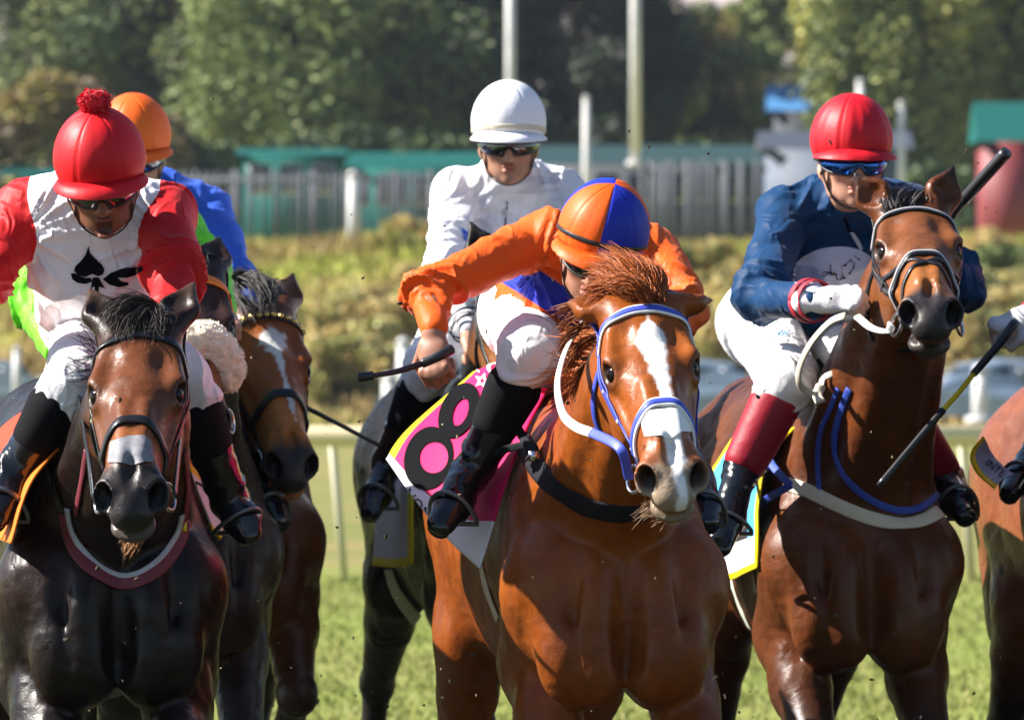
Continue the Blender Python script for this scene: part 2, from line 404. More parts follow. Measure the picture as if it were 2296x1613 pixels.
def horse(label, C, yaw, poll, muz, n0=(0, -1, .25), roll=0, earL=None, earR=None, legs=None, coat=None, res=.0065, mouth=.0,
          mat_name='coat_gloss', pal=None, group='racehorses galloping towards the camera', s=1.0, yfine=1.4, wide=.81, neckmid=None, flare=1.0, hwide=1.0):
    cy, sy = math.cos(rad(yaw)), math.sin(rad(yaw)); C = np.asarray(C, float)
    X = A(cy, sy, 0); Yv = A(-sy, cy, 0); Zv = A(0, 0, 1); R3 = np.array([X, Yv, Zv]).T
    T = lambda x, y, z: A(C[0], C[1], 0) + (X * x * wide + Yv * y + Zv * z) * s
    a = nrm(muz - poll); hs = np.linalg.norm(muz - poll) / .58; hs = .5 * hs + .5 * s
    n = np.asarray(n0, float); n = nrm(n - a * (n @ a)); S = np.cross(n, a)
    q = rad(roll); S, n = S * math.cos(q) + n * math.sin(q), n * math.cos(q) - S * math.sin(q)
    wf = hwide
    H = lambda x, l, h: poll + (S * x * wf + a * l + n * h) * hs
    HA = np.array([S, a, n]).T
    D = SDF(); E = D.ell; K = D.ecap
    def he(x, l, h, r, k=.025, op=1, rot=None): D.ell(H(x, l, h), A(r[0] * wf, r[1], r[2]) * hs, HA if rot is None else HA @ rot, k, op)
    def hk(p, q_, ra, rb, k=.02, op=1): D.ecap(H(*p), H(*q_), A(ra[0] * wf, ra[1]) * hs, A(rb[0] * wf, rb[1]) * hs, k, S, op)
    def te(p, r, k=.06): D.ell(T(*p), A(*r) * s, R3, k)
    def tk(p, q_, ra, rb, k=.06): D.ecap(T(*p), T(*q_), A(*ra) * s, A(*rb) * s, k, X)
    # trunk
    tk((0, .36, 1.24), (0, 1.08, 1.24), (.225, .33), (.262, .33), .08)
    te((0, .24, 1.2), (.22, .24, .3)); te((0, .72, 1.05), (.2, .5, .2))
    tk((0, .40, 1.53), (0, .80, 1.5), (.055, .09), (.06, .07), .1)
    tk((0, .8, 1.5), (0, 1.3, 1.52), (.14, .08), (.15, .09), .1)
    te((0, 1.34, 1.32), (.265, .34, .29), .08)
    for g in (-1, 1):
        tk((g * .085, .47, 1.42), (g * .195, .14, 1.15), (.06, .14), (.085, .13), .06)      # shoulder blade
        te((g * .2, .30, 1.13), (.055, .15, .15), .05)                                        # triceps
        te((g * .105, .055, 1.06), (.115, .125, .2), .022)                                      # breast
        te((g * .19, .10, 1.15), (.065, .075, .10), .06)                                      # point of shoulder
        D.ecap(T(g * .165, -.035, 1.2), T(g * .15, -.02, .98), .010, .012, .06, op=-1)            # furrow between breast and shoulder
        te((g * .175, .02, .99), (.055, .06, .1), .035); te((g * .075, -.01, .97), (.06, .06, .09), .03)
        tk((g * .17, 1.36, 1.36), (g * .2, 1.2, 1.0), (.11, .2), (.09, .13), .06)
        tk((g * .17, 1.52, 1.3), (g * .17, 1.45, .92), (.09, .13), (.07, .1), .06)
    D.ecap(T(0, -.075, 1.22), T(0, -.04, .98), .018, .022, .05, op=-1)     # groove down the breast
    # legs
    lg = {'fl': (-1, LEG_F), 'fr': (1, LEG_F), 'bl': (-1, LEG_B), 'br': (1, LEG_B)}
    for kname, (g, base) in lg.items():
        J = (legs or {}).get(kname); J = [A(*p) for p in J] if J is not None else [b * A(g, 1, 1) for b in base]
        if kname[0] == 'f':
            tk((g * .195, .12, 1.14), J[0], (.105, .12), (.09, .105), .05)
            rr = [(.088, .1), (.052, .055), (.036, .042), (.033, .037), (.052, .055)]
        else:
            rr = [(.1, .13), (.05, .062), (.036, .042), (.033, .037), (.052, .055)]
        for i in range(4):
            if i == 0:
                m = J[0] * .62 + J[1] * .38
                tk(J[0], m, rr[0], (.074, .085), .04); tk(m, J[1], (.074, .085), rr[1], .03)
                if kname[0] == 'f': te(J[0] * .75 + J[1] * .25 + A(g * .03, -.035, 0), (.05, .05, .11), .03)
            else: tk(J[i], J[i + 1], A(*rr[i]) * (.9 if i == 1 else 1), rr[i + 1], .02)
        te(J[1], (.056, .058, .062), .02); te(J[2], (.041, .046, .045), .02)
    # neck
    N0 = T(0, .36, 1.29); N3 = H(0, .075, -.125); dn = nrm(N0 - N3)
    N1 = N0 + (N3 - N0) * .35; N2 = N3 + np.linalg.norm(N0 - N3) * .33 * nrm(dn * .75 - n * .25) 
    if neckmid is not None: N1 = N1 + A(*neckmid); N2 = N2 + A(*neckmid) * .6
    bz = lambda t: N0 * (1 - t) ** 3 + 3 * N1 * t * (1 - t) ** 2 + 3 * N2 * t * t * (1 - t) + N3 * t ** 3
    ts = np.linspace(0, 1, 7); pts = [bz(t) for t in ts]; ax = nrm(N3 - N0)
    d0 = nrm(np.cross(X, N1 - N0)); d0 = d0 if d0 @ (Zv + Yv * .5) > 0 else -d0
    crest = []; throat = []; wid = np.interp(ts, [0, .3, .6, .85, 1], [.19, .145, .122, .106, .09]) * s; dep = np.interp(ts, [0, .3, .6, 1], [.26, .2, .155, .125]) * s
    secs = []
    for i, t in enumerate(ts):
        tg = nrm(pts[min(i + 1, 6)] - pts[max(i - 1, 0)]); d1 = nrm(d0 * (1 - t) - a * t); d1 = nrm(d1 - tg * (d1 @ tg)); sd = np.cross(tg, d1)
        if sd @ X < 0: sd = -sd
        secs.append((sd, d1)); crest.append(pts[i] + d1 * dep[i]); throat.append(pts[i] - d1 * dep[i])
    for i in range(6):
        D.ecap(pts[i], pts[i + 1], (wid[i], dep[i]), (wid[i + 1], dep[i + 1]), .05, secs[i][0])
        if i < 5: D.ecap(crest[i] - secs[i][1] * .03, crest[i + 1] - secs[i + 1][1] * .03, .045 * s, .035 * s, .05, secs[i][0])
    for g in (-1, 1):     # muscle bands down the side of the neck
        D.ecap(pts[5] + secs[5][0] * g * wid[5] * .75 - secs[5][1] * .03, pts[1] + secs[1][0] * g * wid[1] * .8 - secs[1][1] * .09, .03, .055, .035)
        D.ecap(pts[5] + secs[5][0] * g * .03 - secs[5][1] * dep[5] * .75, T(g * .07, .1, 1.24), .032, .05, .03)
    D.ecap(throat[4] + secs[4][1] * .03, T(0, .14, 1.2), .045, .06, .04)
    # head
    he(0, .085, -.075, (.086, .13, .085), .03)
    he(0, .17, -.058, (.09, .10, .052), .03)
    hk((0, .13, -.06), (0, .25, -.052), (.08, .055), (.078, .05), .03)
    hk((0, .22, -.048), (0, .49, -.036), (.07, .048), (.044, .036), .03)
    hk((0, .2, -.11), (0, .47, -.078), (.089, .09), (.057, .052), .03)
    for g in (-1, 1):
        he(g * .062, .19, -.17, (.032, .11, .095), .03)                       # round cheek
        hk((g * .066, .10, -.024), (g * .088, .2, -.022), (.022, .02), (.021, .018), .025)   # brow ridge
        he(g * .083, .216, -.048, (.03, .045, .034), .02)                     # orbit
        hk((g * .085, .25, -.085), (g * .066, .385, -.082), (.013, .011), (.008, .008), .018)   # facial crest
        hk((g * .024, .30, -.006), (g * .020, .47, -.006), (.014, .01), (.012, .01), .02)       # nasal bones
        hk((g * .055, .16, -.1), (g * .04, .06, -.06), (.045, .05), (.045, .05), .04)
    hk((0, .22, -.205), (0, .49, -.112), (.055, .04), (.036, .028), .03)
    # muzzle
    he(0, .515, -.064, (.06, .07, .055), .02)
    he(0, .575, -.085, (.05, .042, .044), .02)                               # upper lip
    mo = mouth
    he(0, .562 - mo * 1.6, -.131 - mo * .8, (.05 + mo * .25, .048, .026), .014)              # lower lip, chin
    he(0, .52 - mo * .2, -.15 - mo, (.034, .04, .024), .018)
    if mo > .005: hk((0, .40, -.118), (0, .52, -.135 - mo * .8), (.036, .025), (.038, .02), .02)
    fl = flare
    for g in (-1, 1):
        hk((g * .034, .475, -.034), (g * .049, .545, -.05), (.02, .016), (.027 * fl, .028), .014)
        he(g * .053 * fl, .55, -.058, (.024, .038, .036), .012)
    for g in (-1, 1):
        rt = np.array(Matrix.Rotation(rad(g * 18), 3, 'Y') @ Matrix.Rotation(rad(-18), 3, 'X'))
        he(g * .053 * fl, .567, -.047, (.0195 * fl, .038, .028), .007, -1, rt)
        hk((g * .053, .56, -.05), (g * .036, .51, -.055), (.013, .014), (.008, .008), .006, -1)
        he(g * .066, .15, .005, (.014, .028, .012), .04, -1)               # hollow above the eye
        he(g * .104, .226, -.036, (.02, .027, .019), .009, -1)                # eye opening
        he(0, .53, -.012, (.008, .04, .008), .02, -1)                         # dip between the nostrils
    # mouth line
    for g in (-1, 1):
        hk((g * .062, .455, -.112 - mo * .3), (g * .04, .60, -.117 - mo * .45), (.016, .004 + mo * .1), (.02, .004 + mo * .35), .006, -1)
    hk((-.04, .61, -.117 - mo * .45), (.04, .61, -.117 - mo * .45), (.004 + mo * .35, .02), (.004 + mo * .35, .02), .006, -1)
    # ears
    ears = []
    for g, e in ((-1, earL), (1, earR)):
        e = e or dict(d=(g * .28, -.8, .25), o=(g * .35, 0, 1), L=.165)
        d = nrm(S * e['d'][0] + a * e['d'][1] + n * e['d'][2]); o = S * e['o'][0] + a * e['o'][1] + n * e['o'][2]; o = nrm(o - d * (o @ d)); sd = np.cross(d, o); L = e['L'] * hs
        b = H(g * .055, .015, -.035); mid = b + d * L * .5; tip = b + d * L + o * e.get('hook', .0)
        D.ecap(b, mid, (.036, .033), (.048, .028), .03, sd); D.ecap(mid, tip, (.048, .028), (.006, .005), .012, sd)
        D.ecap(b + d * L * .36 + o * .022, mid + o * .023, (.014, .013), (.035, .018), .008, sd, -1); D.ecap(mid + o * .023, b + d * L * .9 + o * .017, (.035, .018), (.004, .006), .006, sd, -1)
        ears.append((b, d, o, L))
    lo, hi = D.bounds()
    def axis(l, h, fine0, fine1, r, rc):
        o = [l]
        while o[-1] < h:
            x = o[-1]; dd = max(fine0 - x, x - fine1, 0); o.append(x + min(rc, r + dd * .05))
        return np.array(o)
    V, Q = D.mesh(axis(lo[0], hi[0], -9, 9, res, res), axis(lo[1], hi[1], -99, C[1] + .35, res, res * 2.2), axis(lo[2], hi[2], .95, 9, res, res * 2.2), smooth=1)
    hd = (V - poll) @ HA / hs / A(wf, 1, 1); hl = hd[:, 1]; inhead = (hl > -.25) & (np.abs(hd[:, 0]) < .16) & (hd[:, 2] > -.3) & (hl < .75)
    tor = np.stack([(V - A(C[0], C[1], 0)) @ X, (V - A(C[0], C[1], 0)) @ Yv, V[:, 2]], 1) / s
    # fine relief: veins and folded skin
    N = vnormals(V, Q)
    rel = (np.abs(vnoise(V * A(11, 11, 7), 3)) * -.0045 + .0013) * (1 - inhead * .7) + (.001 - np.abs(vnoise(V * 34, 8)) * .0024) * (1 - inhead * .45)
    V = V + N * rel[:, None]
    col = coat(V, hd, tor, inhead, ears, pal)
    me = mesh_np('body', V, Q); set_col(me, col)
    root = empty('racehorse', (C[0], C[1], 0), label, 'horse', group)
    ob = link('body', me, root, [MATS[mat_name]])
    for g in (-1, 1):
        m = MB(); m.ball(H(g * .0815, .222, -.042), A(.023, .026, .024) * hs, HA); m.build('eye', EYE, root)
    return dict(root=root, V=V, Q=Q, H=H, T=T, S=S, a=a, n=n, hs=hs, head=bvh_of(V, Q, inhead), all=bvh_of(V, Q), X=X, Yv=Yv, crest=crest, pts=pts, secs=secs, D=D, ears=ears, s=s)

def mixc(a, b, t): return a + (b - a) * np.asarray(t)[:, None]
def coat_std(V, hd, tor, inh, ears, p):
    """p: body, dark (points), lo (flank/belly shade of the hair), muz (muzzle skin), plus white marks"""
    n1 = fbm(V * 5, 3, 1); n2 = fbm(V * 40, 2, 5); c = np.tile(np.asarray(p['body'], float), (len(V), 1))
    c = mixc(c, np.asarray(p.get('body2', p['body']), float), sstep(-.5, .6, n1))
    leg = sstep(.95, .62, tor[:, 2] + n1 * .05); c = mixc(c, np.asarray(p['dark'], float), leg * p.get('legdark', 1) * (tor[:, 2] < 1.2))
    s, l, h = np.abs(hd[:, 0]), hd[:, 1], hd[:, 2]
    if 'face' in p: c = mixc(c, np.asarray(p['face'], float), inh * sstep(.0, .12, l) * sstep(.16, .10, s))
    if 'nose' in p: c = mixc(c, np.asarray(p['nose'], float), inh * sstep(.34, .43, l + n2 * .012))
    m = inh * sstep(p.get('muz0', .46), p.get('muz0', .46) + .06, l + n2 * .012 - .35 * np.maximum(0, s - .03) - .1 * (h < -.1)); c = mixc(c, np.asarray(p['muz'], float), m)
    if 'chin' in p: c = mixc(c, np.asarray(p['chin'], float), inh * sstep(.47, .5, l) * sstep(-.105, -.12, h))
    nost = inh * sstep(.031, .02, np.sqrt((s - .05) ** 2 + ((l - .553) * .7) ** 2 + (h + .05) ** 2)); c = mixc(c, A(.006, .004, .004), nost * .9)
    eye = inh * sstep(.05, .028, np.sqrt((s - .09) ** 2 + (l - .218) ** 2 + (h + .05) ** 2)); c = mixc(c, A(.012, .008, .006), eye * .8)
    for (b, d, o, L) in ears:
        q = V - b; t = (q @ d) / L; r = np.linalg.norm(q - np.outer(q @ d, d), axis=1)
        c = mixc(c, np.asarray(p.get('eart', p['dark']), float), (r < .05) * sstep(.55, 1, t) * (t < 1.2))
    for f in p.get('white', ()):
        w = f(hd[:, 0], l, h, n2, hd) * inh; c = mixc(c, np.asarray(p.get('wcol', (.72, .70, .68)), float), w)
    return np.clip(c * (1 + .12 * n2)[:, None], .002, 1)
# ---------------------------------------------------------------- ground, track, and everything behind
def ground_z(y): return 4.3 * sstep(128.0, 163.0, y)       # the far side of the course climbs to the fence (depth from the camera)
def gy(d): return d + CAM_Y
def build_ground():
    ds = np.concatenate([np.linspace(-30, 120, 31), np.linspace(122, 175, 28), np.linspace(190, 700, 20), [1500, 4000]]); xs = np.concatenate([[-900, -300, -120], np.linspace(-60, 60, 41), [120, 300, 900]])
    V = []; C = []
    for d in ds:
        for x in xs: V.append([x, gy(d), float(ground_z(np.array(d))) + (0 if d < 90 else .12 * math.sin(x * .9 + d * .3))])
    k = len(xs); F = [(i * k + j, i * k + j + 1, (i + 1) * k + j + 1, (i + 1) * k + j) for i in range(len(ds) - 1) for j in range(k - 1)]
    me = mesh_np('ground', V, np.array(F))
    m = bpy.data.materials.new('turf'); m.use_nodes = True; t = m.node_tree; L = t.links.new; b = t.nodes['Principled BSDF']; b.inputs['Roughness'].default_value = .85; b.inputs['Specular IOR Level'].default_value = .15
    tc = t.nodes.new('ShaderNodeTexCoord'); out = None
    def ns(sc, det, lo, hi, sx=1, sy=1):
        mp = t.nodes.new('ShaderNodeMapping'); mp.inputs['Scale'].default_value = (sx, sy, 1); n = t.nodes.new('ShaderNodeTexNoise'); n.inputs['Scale'].default_value = sc; n.inputs['Detail'].default_value = det
        r = t.nodes.new('ShaderNodeMapRange'); r.inputs[1].default_value = lo; r.inputs[2].default_value = hi; L(tc.outputs['Object'], mp.inputs[0]); L(mp.outputs[0], n.inputs[0]); L(n.outputs[0], r.inputs[0]); return r.outputs[0]
    def mixn(f, c1, c2):
        x = t.nodes.new('ShaderNodeMix'); x.data_type = 'RGBA'; L(f, x.inputs[0])
        for s_, c in ((6, c1), (7, c2)):
            if isinstance(c, tuple): x.inputs[s_].default_value = (*c, 1)
            else: L(c, x.inputs[s_])
        return x.outputs[2]
    c = mixn(ns(3.2, 6, .35, .65), (.15, .165, .03), (.23, .24, .065)); c = mixn(ns(.45, 4, .45, .62, 1, .35), c, (.19, .24, .045))
    dry = mixn(ns(.5, 5, .35, .65), (.22, .185, .07), (.14, .16, .04))           # long dry grass beyond the track
    sx = t.nodes.new('ShaderNodeSeparateXYZ'); L(tc.outputs['Object'], sx.inputs[0])
    r = t.nodes.new('ShaderNodeMapRange'); r.inputs[1].default_value = gy(46); r.inputs[2].default_value = gy(50); L(sx.outputs[1], r.inputs[0]); c = mixn(r.outputs[0], c, dry)
    r2 = t.nodes.new('ShaderNodeMapRange'); r2.inputs[1].default_value = gy(138); r2.inputs[2].default_value = gy(142); L(sx.outputs[1], r2.inputs[0])
    bank = mixn(ns(.35, 3, .42, .58), (.27, .29, .045), (.3, .22, .085)); c = mixn(r2.outputs[0], c, bank)
    r3 = t.nodes.new('ShaderNodeMapRange'); r3.inputs[1].default_value = gy(21); r3.inputs[2].default_value = gy(25.5); L(sx.outputs[1], r3.inputs[0])
    c = mixn(r3.outputs[0], mixn(ns(2.2, 6, .4, .62), (.03, .026, .016), (.045, .055, .016)), c)      # invented dark ground below the view, added to cut light bounced onto the horses
    L(c, b.inputs['Base Color'])
    o = link('ground', me, None, [m]); o['kind'] = 'structure'
build_ground()
def build_grass():
    R = np.random.default_rng(3); n = 40000; d = R.uniform(25, 46, n); x = R.uniform(-.13, .13, n) * d; V = np.zeros((n, 3, 3)); h = R.uniform(.015, .05, n); a = R.uniform(0, 6.28, n)
    base = np.stack([x, d + CAM_Y, np.zeros(n)], 1); sd = np.stack([np.cos(a), np.sin(a), 0 * a], 1) * .007
    V[:, 0] = base - sd; V[:, 1] = base + sd; V[:, 2] = base + np.stack([R.normal(0, .025, n), R.normal(0, .025, n), h], 1)
    me = mesh_np('grass', V.reshape(-1, 3), np.arange(n * 3).reshape(-1, 3), False)
    c = np.array([[.125, .16, .026], [.19, .215, .05], [.23, .2, .07]])[R.choice(3, n, p=[.45, .4, .15])]; set_col(me, np.repeat(c * R.uniform(.7, 1.2, (n, 1)), 3, 0))
    o = link('grass', me, None, [mat('grass_blades', rough=.6, attr='Col', spec=.2)]); o['kind'] = 'stuff'
build_grass()
def long_grass():
    R = np.random.default_rng(8); n = 42000; d = R.uniform(128, 168, n); x = R.uniform(-.09, .09, n) * d; h = R.uniform(.15, .5, n) * (.6 + .6 * (vnoise(np.stack([x * .5, d * .3, 0 * x], 1), 4) + .5)); z = ground_z(d); a = R.uniform(0, 6.28, n)
    B = np.stack([x, d + CAM_Y, z], 1); sd = np.stack([np.cos(a), np.sin(a), 0 * a], 1) * .05; V = np.stack([B - sd, B + sd, B + np.stack([R.normal(0, .08, n), R.normal(0, .08, n), h], 1)], 1)
    me = mesh_np('long_grass', V.reshape(-1, 3), np.arange(n * 3).reshape(-1, 3), False); k = np.clip((vnoise(np.stack([x * .45, d * .35, 0 * x], 1), 6) + .35 * np.sign(d - 146)) * 1.2 + .3, 0, 1)[:, None]
    c = A(.36, .26, .10) * (1 - k) + A(.33, .34, .06) * k; set_col(me, np.repeat(c * R.uniform(.6, 1.25, (n, 1)), 3, 0)); o = link('long_grass', me, None, [MATS['grass_blades']]); o['kind'] = 'stuff'
long_grass()
# far hill that fills the gap between the trees
def hill():
    xs = np.linspace(-900, 900, 120); zb = 150 + 60 * np.sin(xs * .004 + 1) + 14 * vnoise(np.stack([xs * .02, 0 * xs, 0 * xs], 1), 9)
    V = []; F = []
    for k, (y, f) in enumerate(((2600, 0), (2750, .35), (2900, .7), (3100, 1.0), (3400, .9))):
        for x, z in zip(xs, zb): V.append([x * 1.6, y, -6 + z * f + (6 * math.sin(x * .07 + k) if 0 < k else 0)])
    n = len(xs); F = [(i * n + j, i * n + j + 1, (i + 1) * n + j + 1, (i + 1) * n + j) for i in range(4) for j in range(n - 1)]
    o = link('hill', mesh_np('hill', V, np.array(F)), None, [mat('hill', (.34, .29, .28), rough=1, spec=0, var=.15, vscale=.02)]); o['kind'] = 'structure'
hill()
LEAF = mat('leaves', rough=.55, spec=.25, attr='Col'); LEAF.node_tree.nodes['Principled BSDF'].inputs['Transmission Weight'].default_value = 0; BARK = mat('bark', (.11, .08, .055), rough=.9, var=.3, vscale=3)
def leaves(R, centers, radii, n, size, cols, drop=0):
    """leaf-sized faces spread through clumps; cols is a list of leaf colours"""
    k = R.choice(len(centers), n, p=np.array([r ** 2 for r in radii]) / sum(r ** 2 for r in radii)); c = np.array(centers)[k]; r = np.array(radii)[k]
    d = R.normal(0, 1, (n, 3)); d /= np.linalg.norm(d, axis=1)[:, None]; rr = r * (R.uniform(0, 1, n) ** .35); p = c + d * rr[:, None] * A(1, 1, .8)
    if drop: p[:, 2] -= R.uniform(0, drop, n) * (R.uniform(0, 1, n) ** 2)
    u = R.normal(0, 1, (n, 3)); u[:, 2] *= .5; u /= np.linalg.norm(u, axis=1)[:, None]; v = np.cross(u, R.normal(0, 1, (n, 3))); v /= np.linalg.norm(v, axis=1)[:, None]
    s = (size * R.uniform(.5, 1.4, n))[:, None]
    Q = np.stack([p - u * s, p - v * s * .45, p + u * s, p + v * s * .45], 1)
    cc = np.array(cols)[(k * 7 + R.integers(0, 2, n)) % len(cols)] * R.uniform(.7, 1.3, (n, 1))
    return Q.reshape(-1, 3), np.repeat(cc, 4, 0)
def tree(name, label, cat, x, d, h, rx, cols, n=9000, size=.32, seed=0, clumps=26, trunk=True, low=.12, drop=0, group=None, ry=None, crown_top=1.0):
    R = np.random.default_rng(seed); z0 = float(ground_z(np.array(float(d)))); ry = ry or rx
    root = empty(name, (x, gy(d), z0), label, cat, group)
    cs = []; rs = []
    for i in range(clumps):
        t = R.uniform(low, 1) ; a = R.uniform(0, 6.28); wd = math.sin(min(1, (t - low) / (1 - low) * .85 + .18) * math.pi) ** .6; q = R.uniform(.3, 1) ** .5
        cs.append([x + math.cos(a) * rx * wd * q, gy(d) + math.sin(a) * ry * wd * q, z0 + h * t * .95]); rs.append(R.uniform(.26, .5) * min(rx, h * .5))
    V, C = leaves(R, cs, rs, n, size, cols, drop)
    me = mesh_np('crown', V, np.arange(len(V)).reshape(-1, 4), False); set_col(me, C); link('crown', me, root, [LEAF])
    m = MB(); rt = .035 * h ** .9 * .35 + .05
    if trunk:
        m.tube(spline([[x, gy(d), z0 - .3], [x + rx * .05, gy(d), z0 + h * .3], [x - rx * .04, gy(d), z0 + h * .8]], 9), np.linspace(rt, rt * .25, 9), 9)
        for i in range(0, clumps, 2):
            b = A(x, gy(d), z0 + h * (.2 + .4 * (i / clumps))); e = A(*cs[i]); m.tube([b, b * .5 + e * .5 + A(0, 0, h * .04), e], [rt * .45, rt * .25, rt * .06], 6)
    else:
        for i in range(0, clumps, 2): m.tube([[x + (cs[i][0] - x) * .3, gy(d), z0 - .1], cs[i]], [.05, .015], 5)
    m.build('trunk' if trunk else 'stems', BARK, root)
def px2x(px, d): return (px - CX) / F_PX * d
def pz(py, d): return CAM_Z - (py - HY) / F_PX * d
DG = [(0.060, 0.093, 0.037), (0.085, 0.128, 0.044), (0.037, 0.061, 0.034), (0.145, 0.196, 0.068), (0.051, 0.076, 0.037), (0.238, 0.272, 0.102)]
MG = [(0.110, 0.156, 0.046), (0.221, 0.258, 0.083), (0.074, 0.101, 0.040), (0.313, 0.331, 0.110), (0.147, 0.184, 0.055)]
YG = [(0.367, 0.390, 0.092), (0.500, 0.459, 0.115), (0.184, 0.230, 0.069), (0.275, 0.298, 0.092)]
BR = [(0.600, 0.482, 0.181), (0.482, 0.361, 0.151), (0.600, 0.600, 0.242), (0.361, 0.302, 0.135)]
TG = 'trees beyond the course'
tree('evergreen_tree', 'big dark green tree at the top left corner', 'tree', px2x(90, 250), 250, 17, 5.0, MG, 60000, .17, 11, 64, group=TG)
tree('evergreen_tree', 'dark tree above the orange helmet, with a deep shadowy crown', 'tree', px2x(430, 246), 246, 16.5, 4.6, DG, 60000, .17, 12, 64, group=TG)
tree('evergreen_tree', 'grey green drooping tree left of the middle behind the teal wall', 'tree', px2x(690, 238), 238, 17, 4.4, MG + DG[:2], 60000, .17, 13, 64, drop=3, group=TG)
tree('evergreen_tree', 'tall drooping tree behind the white helmet', 'tree', px2x(985, 240), 240, 18, 4.6, DG + MG[:2], 60000, .17, 14, 64, drop=3, group=TG)
tree('evergreen_tree', 'darkest tall tree, between the two pale poles', 'tree', px2x(1290, 236), 236, 18, 3.6, [(.02, .03, .02), (.03, .042, .024), (.04, .06, .025)], 60000, .17, 15, 64, group=TG, low=.05)
tree('leafy_tree', 'small yellow green tree right of the taller pale pole', 'tree', px2x(1470, 245), 245, 11.0, 1.6, YG, 30000, .15, 16, 40, group=TG)
tree('leafy_tree', 'brownish olive tree below the pale gap of sky, left part', 'tree', px2x(1560, 255), 255, 12.2, 2.9, BR[:2] + MG[:3], 30000, .15, 17, 40, group=TG)
tree('leafy_tree', 'rounded olive tree below the pale gap of sky, right part', 'tree', px2x(1735, 258), 258, 12.6, 2.9, MG + BR[:1] + DG[:1], 30000, .15, 18, 40, group=TG)
tree('willow_tree', 'yellow green willow above the red helmet of the right rider', 'tree', px2x(2015, 226), 226, 17, 3.1, YG + MG, 60000, .17, 19, 64, drop=4, low=.3, group=TG)
tree('willow_tree', 'large dark willow at the top right corner', 'tree', px2x(2190, 230), 230, 18, 3.2, MG + DG[:3] + YG[:1], 60000, .17, 20, 64, drop=4, low=.22, group=TG)
tree('golden_shrub', 'big golden brown shrub behind the red bobble helmet', 'shrub', px2x(110, 200), 200, 5.6, 4.4, [(.2, .15, .06), (.27, .2, .07), (.3, .27, .07), (.15, .11, .06)], 26000, .15, 21, 50, trunk=False, low=.05, group='shrubs beyond the course')
tree('golden_shrub', 'dark brown shrub behind the orange helmet', 'shrub', px2x(310, 206), 206, 5.1, 2.4, [(.18, .13, .06), (.13, .1, .05)] + DG[:2], 26000, .15, 22, 50, trunk=False, low=.05, group='shrubs beyond the course')
HG = 'rough bushes on the bank'
for i, (px, py, d, rx, cols, lab) in enumerate([
    (840, 640, 141, 1.6, BR, 'dry brown bush left of the white jockey'),
    (905, 490, 159, .9, BR + YG[:1], 'tall brown bush just left of the white jockey'),
    (770, 735, 136, 1.5, BR + YG[:1], 'low pale brown bush above the grass verge'),
    (1600, 545, 150, 1.2, BR + MG[:2], 'brown bush between the orange rider and the blue jockey'),
    (1610, 640, 140, 1.0, BR[:3], 'low brown bush left of the blue sleeve'),
    (2215, 520, 150, 1.3, BR + MG[:3], 'olive brown bush right of the bay horse head'),
    (2275, 610, 141, 1.3, BR + MG[:1], 'brown bush at the right edge above the parked cars'),
    (30, 590, 150, 1.2, MG + BR, 'grey green bush at the left edge behind the red sleeve'),
    (560, 650, 140, 1.2, YG + BR, 'yellowish bush behind the blue jockey sleeve')]):
    z1 = pz(py, d); h = max(.7, z1 - float(ground_z(np.array(float(d))))); tree('bush', lab, 'bush', px2x(px, d), d, h, rx * 1.25, cols, 12000, .075, 40 + i, 34, trunk=False, low=.02, group=HG)

for i, (px, py, d, rx, cols, lab) in enumerate([
    (930, 600, 146, 1.0, BR, 'brown bush beside the white sleeve'), (860, 720, 137, 1.2, BR + YG[:1], 'pale brown bush low on the bank by the marker post'),
    (1540, 620, 144, .9, BR + YG[:1], 'tan bush right of the chestnut ear'), (1660, 590, 146, .9, MG + BR, 'olive bush touching the blue sleeve'),
    (2255, 560, 146, 1.2, MG[:3] + BR, 'dark olive bush left of the white glove'), (2180, 610, 141, .9, BR + MG[:1], 'brown bush just right of the bay cheek'),
    (620, 720, 136, 1.1, BR + YG[:2], 'low tan bush right of the bay ear'), (-20, 560, 156, 1.4, MG + DG[:1], 'dark bush in the far left corner under the shed')]):
    z1 = pz(py, d); h = max(.7, z1 - float(ground_z(np.array(float(d))))); tree('bush', lab, 'bush', px2x(px, d), d, h, rx * 1.25, cols, 12000, .075, 70 + i, 34, trunk=False, low=.02, group=HG)
tree('leafy_tree', 'olive tree between the two trees under the pale gap', 'tree', px2x(1650, 262), 262, 12.4, 2.4, MG + BR[:1], 30000, .15, 38, 40, group=TG)
tree('evergreen_tree', 'dark tree filling the gap between the two left trees', 'tree', px2x(265, 256), 256, 17, 4.6, DG + MG[:1], 52000, .17, 31, 64, group=TG)
tree('evergreen_tree', 'shadowy tree between the drooping trees', 'tree', px2x(835, 252), 252, 18, 4.2, DG, 52000, .17, 32, 64, group=TG)
tree('evergreen_tree', 'dark tree behind the first pale pole', 'tree', px2x(1140, 254), 254, 18, 3.8, DG, 52000, .17, 33, 64, group=TG)
tree('leafy_tree', 'tall grey green tree in the far top right corner', 'tree', px2x(2310, 240), 240, 15, 2.6, MG, 14000, .3, 34, 50, group=TG)
tree('hedge', 'low dark hedge behind the pavilion roof', 'hedge', px2x(1560, 222), 222, 4.4, 5.6, DG + MG[:1], 14000, .26, 35, 60, trunk=False, low=.02)
tree('hedge', 'low dark hedge behind the teal sheds', 'hedge', px2x(800, 224), 224, 5.0, 9.0, DG, 22000, .26, 36, 80, trunk=False, low=.02, ry=2)
tree('hedge', 'dark hedge under the willows at the right', 'hedge', px2x(2080, 218), 218, 3.6, 4.6, DG + MG[:1], 14000, .26, 37, 60, trunk=False, low=.02, ry=2)
